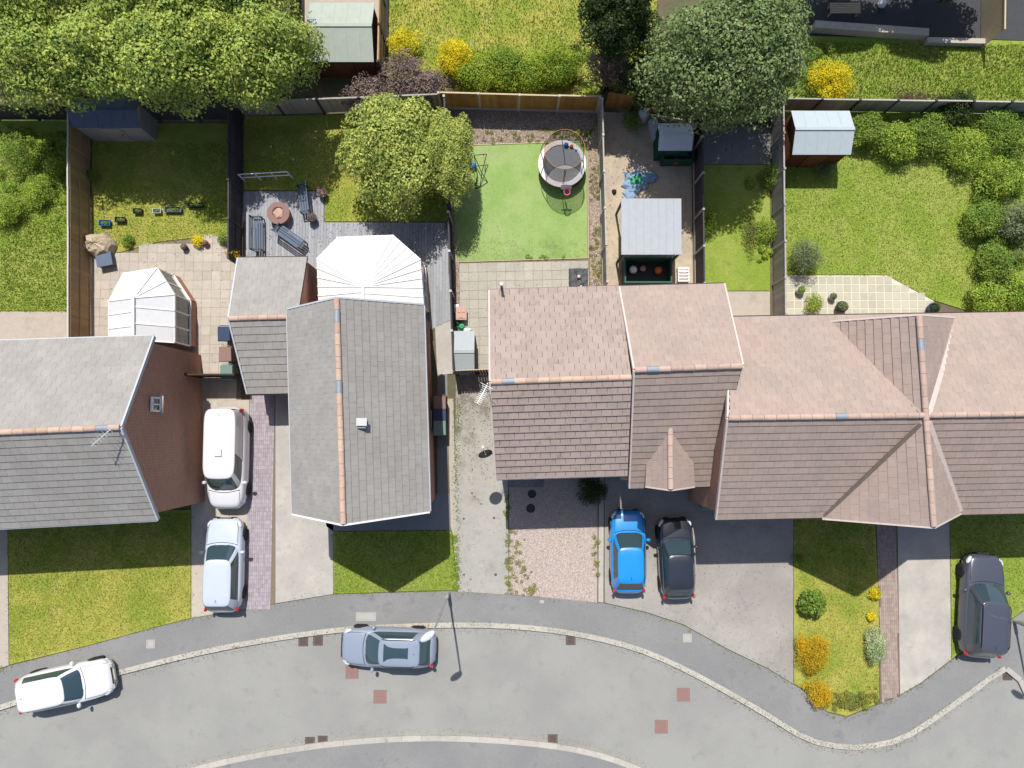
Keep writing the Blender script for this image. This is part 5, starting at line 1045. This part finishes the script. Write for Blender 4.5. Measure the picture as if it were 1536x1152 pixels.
for x, y, lab in ((455, 962, 'dark drain grate by the kerb left of the silver-grey car, left of a pair'), (477, 961, 'dark drain grate by the kerb left of the silver-grey car, right of a pair'), (465, 1113, 'dark drain grate by the lower kerb, left of a pair'), (484, 1111, 'dark drain grate by the lower kerb, right of a pair'), (856, 960, 'dark drain grate by the kerb below the gravel garden'), (829, 1109, 'dark drain grate by the lower kerb near the bottom of the road'), (1511, 1013, 'dark drain grate at the kerb corner on the far right')):
    cover(x, y, .46, .46, 'iron', lab, 'drain_grate', fr='iron')
for x, y, w, lab in ((549, 925, .95, 'long pale cover in the pavement beside the silver-grey car'), (226, 966, .4, 'small pale cover in the pavement above the white car'), (1031, 957, .42, 'small pale cover in the pavement below the black car')): cover(x, y, w, .4, 'palecon', lab, 'service_cover', False, fr='palecon')
def lamp_post(px, py, hpx, hpy, h, label):
    b0 = G(px, py, .09); t0 = G(hpx, hpy, h); root = thing('lamp_post', b0, label, 'lamp post', 'street lamp posts along the pavement'); top = Vector((b0.x, b0.y, h-.1)); q = MB()
    q.tube([b0+Vector((0, 0, -.05)), b0+Vector((0, 0, 1.1)), b0+Vector((0, 0, 1.15)), top], .05, 12, rr=[.085, .085, .05, .038]); q.build('pole', M['galv'], root)
    d = Vector((t0.x-b0.x, t0.y-b0.y, 0)); d = d.normalized()*max(min(d.length, .6), .25) if d.length > .01 else Vector((.3, 0, 0)); q = MB(); q.tube([top+Vector((0, 0, -.15)), top+Vector((0, 0, .05)), top+d*.6+Vector((0, 0, .12))], .026, 8); q.build('arm', M['galv'], root)
    q = MB(); blob(q, (0, 0, 0), .33, .15, .13, 16, 2, 5, .03); R = Matrix.Rotation(math.atan2(d.y, d.x), 3, 'Z'); q.v = [top+d*1.0+Vector((0, 0, .06))+R @ p_ for p_ in q.v]; ln = q.build('lantern', M['pale_plastic'], root, True)
    q = MB(); q.box(top+d*1.0+Vector((0, 0, .04)), (.5, .22, .03), M=R); q.build('lens', M['glass'], ln)
    q = MB(); q.box(b0+Vector((0, .09, .6)), (.1, .02, .5)); q.build('access_door', M['galv'], root)
lamp_post(673, 889, 647, 951, 6.9, 'grey street lamp at the driveway corner, leaning over the silver-grey car')
lamp_post(1521, 931, 1640, 960, 6.9, 'grey street lamp at the pavement corner by the large dark grey car')
# ------------------------------------------------------------------ furniture on the deck
ft = thing('fire_pit_table', G(420, 322, .12), 'round brown fire pit table with dark rim in the middle of the grey deck', 'fire pit'); p = G(418, 320, .6)
q = MB(); q.lathe((p.x, p.y, .12), [(.42, 0), (.5, .08), (.46, .45), (.55, .5), (.55, .56), (.3, .56), (.3, .5), (.01, .5)], 20); q.build('bowl', M['rust'], ft); q = MB(); blob(q, (p.x, p.y, .6), .28, .26, .12, 14, 3); q.build('logs', M['terracotta'], ft)
def bench(label, px, py, ln, rz, m='black_metal'):
    p = G(px, py, .4); root = thing('garden_bench', (p.x, p.y, .12), label, 'bench', 'dark garden benches round the fire pit'); R = Matrix.Rotation(math.radians(rz), 3, 'Z'); T = lambda x, y, z: p+R @ Vector((x, y, z-p.z))
    for i in range(4): q = MB(); q.box(T(0, -.17+.115*i, .52), (ln, .09, .03), M=R); q.build('slat', M['felt_dark'], root)
    for i in range(3): q = MB(); q.box(T(0, .24+.03*i, .66+.13*i), (ln, .03, .09), M=R); q.build('back_slat', M['felt_dark'], root)
    for s in (-1, 1):
        for y in (-.17, .2): q = MB(); q.bar(T(s*(ln/2-.05), y, .12), T(s*(ln/2-.05), y+(.08 if y > 0 else 0), .96 if y > 0 else .74), .05, .05, up=(1, 0, 0)); q.build('leg', M[m], root)
        q = MB(); q.bar(T(s*(ln/2-.05), -.2, .74), T(s*(ln/2-.05), .24, .74), .05, .04); q.build('armrest', M[m], root)
bench('dark slatted bench on the left side of the fire pit', 389, 352, 1.7, 92); bench('dark slatted bench set diagonally below the fire pit', 437, 355, 1.6, 145); bench('dark slatted bench at the top right of the fire pit', 456, 300, 1.4, -82)
rl = thing('deck_railing', G(400, 284, .12), 'thin white metal railing along the upper edge of the grey deck', 'railing')
a, c = G(368, 272, .12), G(440, 268, .12)
for i in range(4): p = a.lerp(c, i/3); q = MB(); q.bar(p, p+Vector((0, 0, .95)), .05, .05, up=(1, 0, 0)); q.build('post', M['whitep'], rl)
for z in (.5, .95): q = MB(); q.bar(a+Vector((0, 0, z)), c+Vector((0, 0, z)), .04, .04); q.build('rail', M['whitep'], rl)
for x, y, m, lab in ((486, 292, 'terracotta', 'terracotta pot at the deck corner by the yellow-green tree'), (471, 330, 'dark_plastic', 'dark pot on the deck, left of the lawn corner')):
    p = G(x, y, .12); pt = thing('plant_pot', p, lab, 'plant pot'); q = MB(); q.lathe((p.x, p.y, .12), [(.14, 0), (.21, .32), (.23, .33), (.23, .38), (.18, .38), (.16, .32), (.01, .32)], 16); q.build('pot', M[m], pt)
    cs = np.array([[0, 0, .45]]); co = leaves(cs, np.array([[.22, .22, .15]]), 260, .06); link('foliage', npmesh('foliage', co, 4, L['purple']), pt)
# left garden bits
p = G(150, 368, .3); q = MB(); blob(q, p+Vector((0, 0, -.2)), .78, .62, .75, 16, 9, 5, .12); tag(q.build('boulder', M['stone']), 'big sandy boulder at the corner of dry lawn and tall tan fence', 'boulder')
for x, y, w, d, m, lab in ((160, 336, .55, .28, 'blue', 'blue plastic tub in the row across the dry lawn'), (183, 331, .5, .25, 'dark_plastic', 'dark tub beside the blue one on the dry lawn'), (209, 318, .42, .25, 'dark_plastic', 'small dark tub in the middle of the row on the dry lawn'), (238, 318, .4, .22, 'pale_plastic', 'pale tub in the row on the dry lawn'), (262, 316, .85, .26, 'felt_dark', 'long dark blue trough in the row on the dry lawn'), (295, 309, .8, .2, 'dark_plastic', 'long dark trough at the fence end of the row')):
    p = G(x, y, .112); tr_ = thing('trough', p, lab, 'tub', 'tubs in a row across the dry lawn'); q = MB(); v = [];
    for z, k in ((0, .85), (.22, 1), (.22, .9), (.08, .8)): v += [(p.x+sx*w/2*k, p.y+sy*d/2*k, .112+z) for sx, sy in ((-1, -1), (1, -1), (1, 1), (-1, 1))]
    q.add(v, [(3, 2, 1, 0), (12, 13, 14, 15)]+[(4*i+k, 4*i+(k+1) % 4, 4*i+4+(k+1) % 4, 4*i+4+k) for i in range(3) for k in range(4)]); q.build('tub', M[m], tr_)
    co = leaves(np.array([[0, 0, .16]]), np.array([[w*.38, d*.32, .07]]), 160, .05); link('foliage', npmesh('foliage', co, 4, L['green']), tr_)
def bin_(px, py, m, label, rz=0.0, z=.104):
    p = G(px, py, z+.5); p.z = z; root = thing('wheelie_bin', p, label, 'wheelie bin', 'wheelie bins beside the houses'); R = Matrix.Rotation(rz, 3, 'Z'); q = MB(); v = []
    for zz, w, d in ((.04, .44, .5), (.95, .56, .66)): v += [p+R @ Vector((sx*w/2, sy*d/2, zz)) for sx, sy in ((-1, -1), (1, -1), (1, 1), (-1, 1))]
    q.add(v, [(3, 2, 1, 0), (4, 5, 6, 7)]+[(k, (k+1) % 4, 4+(k+1) % 4, 4+k) for k in range(4)]); q.build('body', M[m], root)
    q = MB(); v = [p+R @ Vector(t) for t in ((-.3, -.35, .95), (.3, -.35, .95), (.3, .36, .95), (-.3, .36, .95), (-.28, -.32, 1.0), (.28, -.32, 1.0), (.28, .3, 1.07), (-.28, .3, 1.07))]; q.add(v, [(3, 2, 1, 0), (4, 5, 6, 7)]+[(k, (k+1) % 4, 4+(k+1) % 4, 4+k) for k in range(4)]); q.build('lid', M[m], root)
    for s in (-1, 1): q = MB(); q.lathe(p+R @ Vector((s*.24, .3, .1)), [(.1, -.025), (.1, .025)], 12, R @ Matrix.Rotation(math.pi/2, 3, 'Y')); q.build('wheel', M['tyre'], root)
    q = MB(); q.tube([p+R @ Vector((-.22, .4, .98)), p+R @ Vector((.22, .4, .98))], .018, 6); q.build('handle', M[m], root)
M['binblue'] = mat('bin_dark_blue', (.03, .05, .10), .5, .05, bump=0); M['binpink'] = mat('bin_dull_pink', (.22, .14, .12), .6, .05, bump=0); M['bingreen'] = mat('bin_pale_green', (.14, .22, .19), .5, .05, bump=0)
bin_(661, 606, 'binpink', 'pinkish bin in the passage between grey gable house and plot, nearest the back'); bin_(661, 642, 'bingreen', 'pale green bin in the passage between grey gable house and plot'); bin_(661, 624, 'binblue', 'dark bin between the pinkish and the pale green one')
bin_(1058, 752, 'bingreen', 'pale green bin in the shaded corner by the black hatchback'); bin_(1062, 728, 'pale_plastic', 'pale grey bin at the front corner of the middle house'); bin_(1048, 733, 'binpink', 'brown-red bin against the front of the middle house')
bin_(342, 503, 'binblue', 'dark blue bin against the left side of the grey garage'); bin_(346, 560, 'bingreen', 'pale green bin next to the dark wooden gate'); bin_(344, 533, 'binpink', 'pinkish bin halfway along the left side of the grey garage')
for x, y, r, m, lf, lab in ((1258, 462, .26, 'dark_plastic', 'sage', 'grey pot with a plant on the cream slabs, larger one'), (1246, 446, .17, 'pale_plastic', 'sage', 'small pale pot on the cream slabs'), (1198, 436, .2, 'pale_plastic', 'green', 'grey pot by the grey fence on the cream slabs'), (1394, 464, .25, 'binblue', 'dark', 'dark blue pot at the right end of the cream slabs'), (279, 372, .15, 'binblue', 'purple', 'small blue-grey pot left of the yellow flowers'), (311, 366, .13, 'pinkp', 'purple', 'small pink pot right of the yellow flowers')):
    p = G(x, y, .13); p.z = .105; pt = thing('plant_pot', p, lab, 'plant pot'); q = MB(); q.lathe(p, [(r*.7, 0), (r, r*1.3), (r*1.08, r*1.35), (r*1.08, r*1.55), (r*.85, r*1.55), (r*.8, r*1.3), (.01, r*1.3)], 16); q.build('pot', M[m], pt)
    co = leaves(np.array([[0, 0, r*1.9]]), np.array([[r*.9, r*.9, r*.8]]), 420, .05); link('foliage', npmesh('foliage', co, 4, L[lf]), pt)
p = G(160, 392, .1); q = MB(); q.box((p.x+.1, p.y, .3), (.7, .6, .4), .2); q.box((p.x+.1, p.y, .515), (.76, .66, .035), .2); tag(q.build('boulder_shadow_box', M['felt_dark']), 'dark grey box standing in for the shadow below the sandy boulder', 'box')  # dark box in place of the boulder's cast shadow
p = G(1088, 300, .1)
# bench in the shaded yard, top right
sb = thing('garden_bench', G(1268, 12, .1), 'pale slatted bench at the left end of the shaded yard', 'bench'); p = G(1268, 12, .5)
for i in range(5): q = MB(); q.box((p.x, p.y-.22+.11*i, .5), (1.5, .085, .03)); q.build('slat', M['timber'], sb)
for s in (-1, 1):
    for y in (-.2, .2): q = MB(); q.bar((p.x+s*.68, p.y+y, .09), (p.x+s*.68, p.y+y, .5), .06, .06, up=(1, 0, 0)); q.build('leg', M['timber'], sb)
ball(1323, 6, .1, .2, 'whitep', 'white ball on the shaded yard near the pale bench')
p = G(1372, 152, .3)
tp = thing('twig_pile', (p.x, p.y, .1), 'heap of dead brown branches on the lawn side of the right back fence', 'branches'); q = MB()
for i in range(90):
    a = random.uniform(0, 6.28); c = Vector((p.x+random.gauss(0, .55), p.y+random.gauss(0, .22), random.uniform(.12, .6))); d = Vector((math.cos(a), math.sin(a)*.6, random.uniform(-.3, .3)))*random.uniform(.3, .7); q.tube([c-d, c+d*.2+Vector((0, 0, .05)), c+d], .014, 4)
tag(q.build('twigs', M['trunk'], tp), kind='stuff')
# unseen trees put beyond the top edge to throw shade on the yard
tree(1290, -74, 3.2, 3.0, 1.7, 1.6, 16000, .16, L['dark'], 'unseen dark tree shading the left half of the yard, beyond the top picture edge', 'tree', clumps=26)
tree(1425, -74, 3.2, 3.0, 1.7, 1.6, 16000, .16, L['dark'], 'unseen dark tree shading the right half of the yard, by the tan fence', 'tree', clumps=26)

# ------------------------------------------------------------------ leaf litter and moss
def litter(pts, n, z, cols, size=(.02, .045), name='leaf_litter', edge=None):
    if edge is not None:
        P = GP(smooth_line(edge), z); seg = RNG.integers(0, len(P)-1, n); t = RNG.uniform(0, 1, n); A_ = np.array([(p.x, p.y) for p in P]); xy = A_[seg]*(1-t)[:, None]+A_[seg+1]*t[:, None]+RNG.normal(0, .09, (n, 2))
    else: xy = scatter_xy(GP(pts, z), n)
    n = len(xy); a = RNG.uniform(0, 6.28, n); k = RNG.uniform(size[0], size[1], n); co = np.zeros((n, 4, 3))
    for i, (u, v) in enumerate(((-1, 0), (0, -.55), (1, 0), (0, .55))):
        co[:, i, 0] = xy[:, 0]+(u*np.cos(a)-v*np.sin(a))*k; co[:, i, 1] = xy[:, 1]+(u*np.sin(a)+v*np.cos(a))*k; co[:, i, 2] = z+.006+RNG.uniform(0, .012, n)
    tag(link(name, npmesh(name, co, 4, cols)), kind='stuff')
LB = mat('dead_leaf', (.13, .085, .045), .9, .2, 8, island=.45, bump=0); LM = mat('moss', (.13, .14, .05), .95, .2, 8, island=.3, bump=0)
litter([(684, 393), (885, 389), (886, 434), (684, 436)], 110, .117, LB, (.012, .03)); litter([(684, 436), (735, 436), (740, 560), (684, 560)], 80, .117, LB, (.012, .03))
litter([(684, 560), (739, 561), (752, 718), (682, 720)], 320, .106, LB); litter([(684, 700), (762, 718), (763, 890), (687, 885)], 160, .106, LM, (.012, .03))
litter([(683, 300), (740, 300), (760, 390), (684, 391)], 120, .114, LB, (.015, .035)); litter([(690, 360), (880, 360), (881, 388), (690, 390)], 300, .114, LM, (.012, .035)); litter([(684, 220), (880, 215), (881, 386), (684, 390)], 150, .114, LM, (.012, .03))
litter([(140, 380), (360, 355), (360, 560), (160, 520)], 180, .117, LB, (.015, .035)); litter([(368, 288), (486, 288), (486, 400), (368, 400)], 160, .134, LB); litter([(490, 335), (676, 335), (678, 370), (490, 370)], 160, .134, LB)
litter([(910, 730), (1188, 790), (1188, 1020), (1025, 935), (910, 900)], 420, .108, LB, (.015, .035)); litter([(290, 770), (372, 770), (372, 905), (290, 922)], 120, .108, LB); litter([(415, 600), (498, 790), (498, 888), (415, 900)], 80, .108, LB, (.015, .03))
litter([(908, 190), (1034, 190), (1036, 430), (908, 430)], 420, .104, LB, (.015, .04)); litter([(1045, 192), (1154, 192), (1154, 244), (1045, 244)], 120, .108, LB)
litter([(0, 1010), (690, 890), (905, 908), (1150, 1010), (1150, 1060), (860, 945), (690, 930), (0, 1050)], 500, .092, LB, (.012, .03))
litter(None, 1500, .116, LM, (.012, .04), 'moss', KERB[1:24]); litter(None, 1300, .002, LB, (.012, .03), 'leaf_litter', [(x, y+9) for x, y in KERB[1:24]]); litter(None, 900, .094, LM, (.015, .05), 'moss', [(x, y+1) for x, y in INNER[1:24]])
litter(None, 700, .106, LM, (.015, .045), 'moss', [(686, 600), (684, 720), (688, 885)]); litter(None, 500, .002, LB, (.012, .03), 'leaf_litter', [(x, y-8) for x, y in LOW])
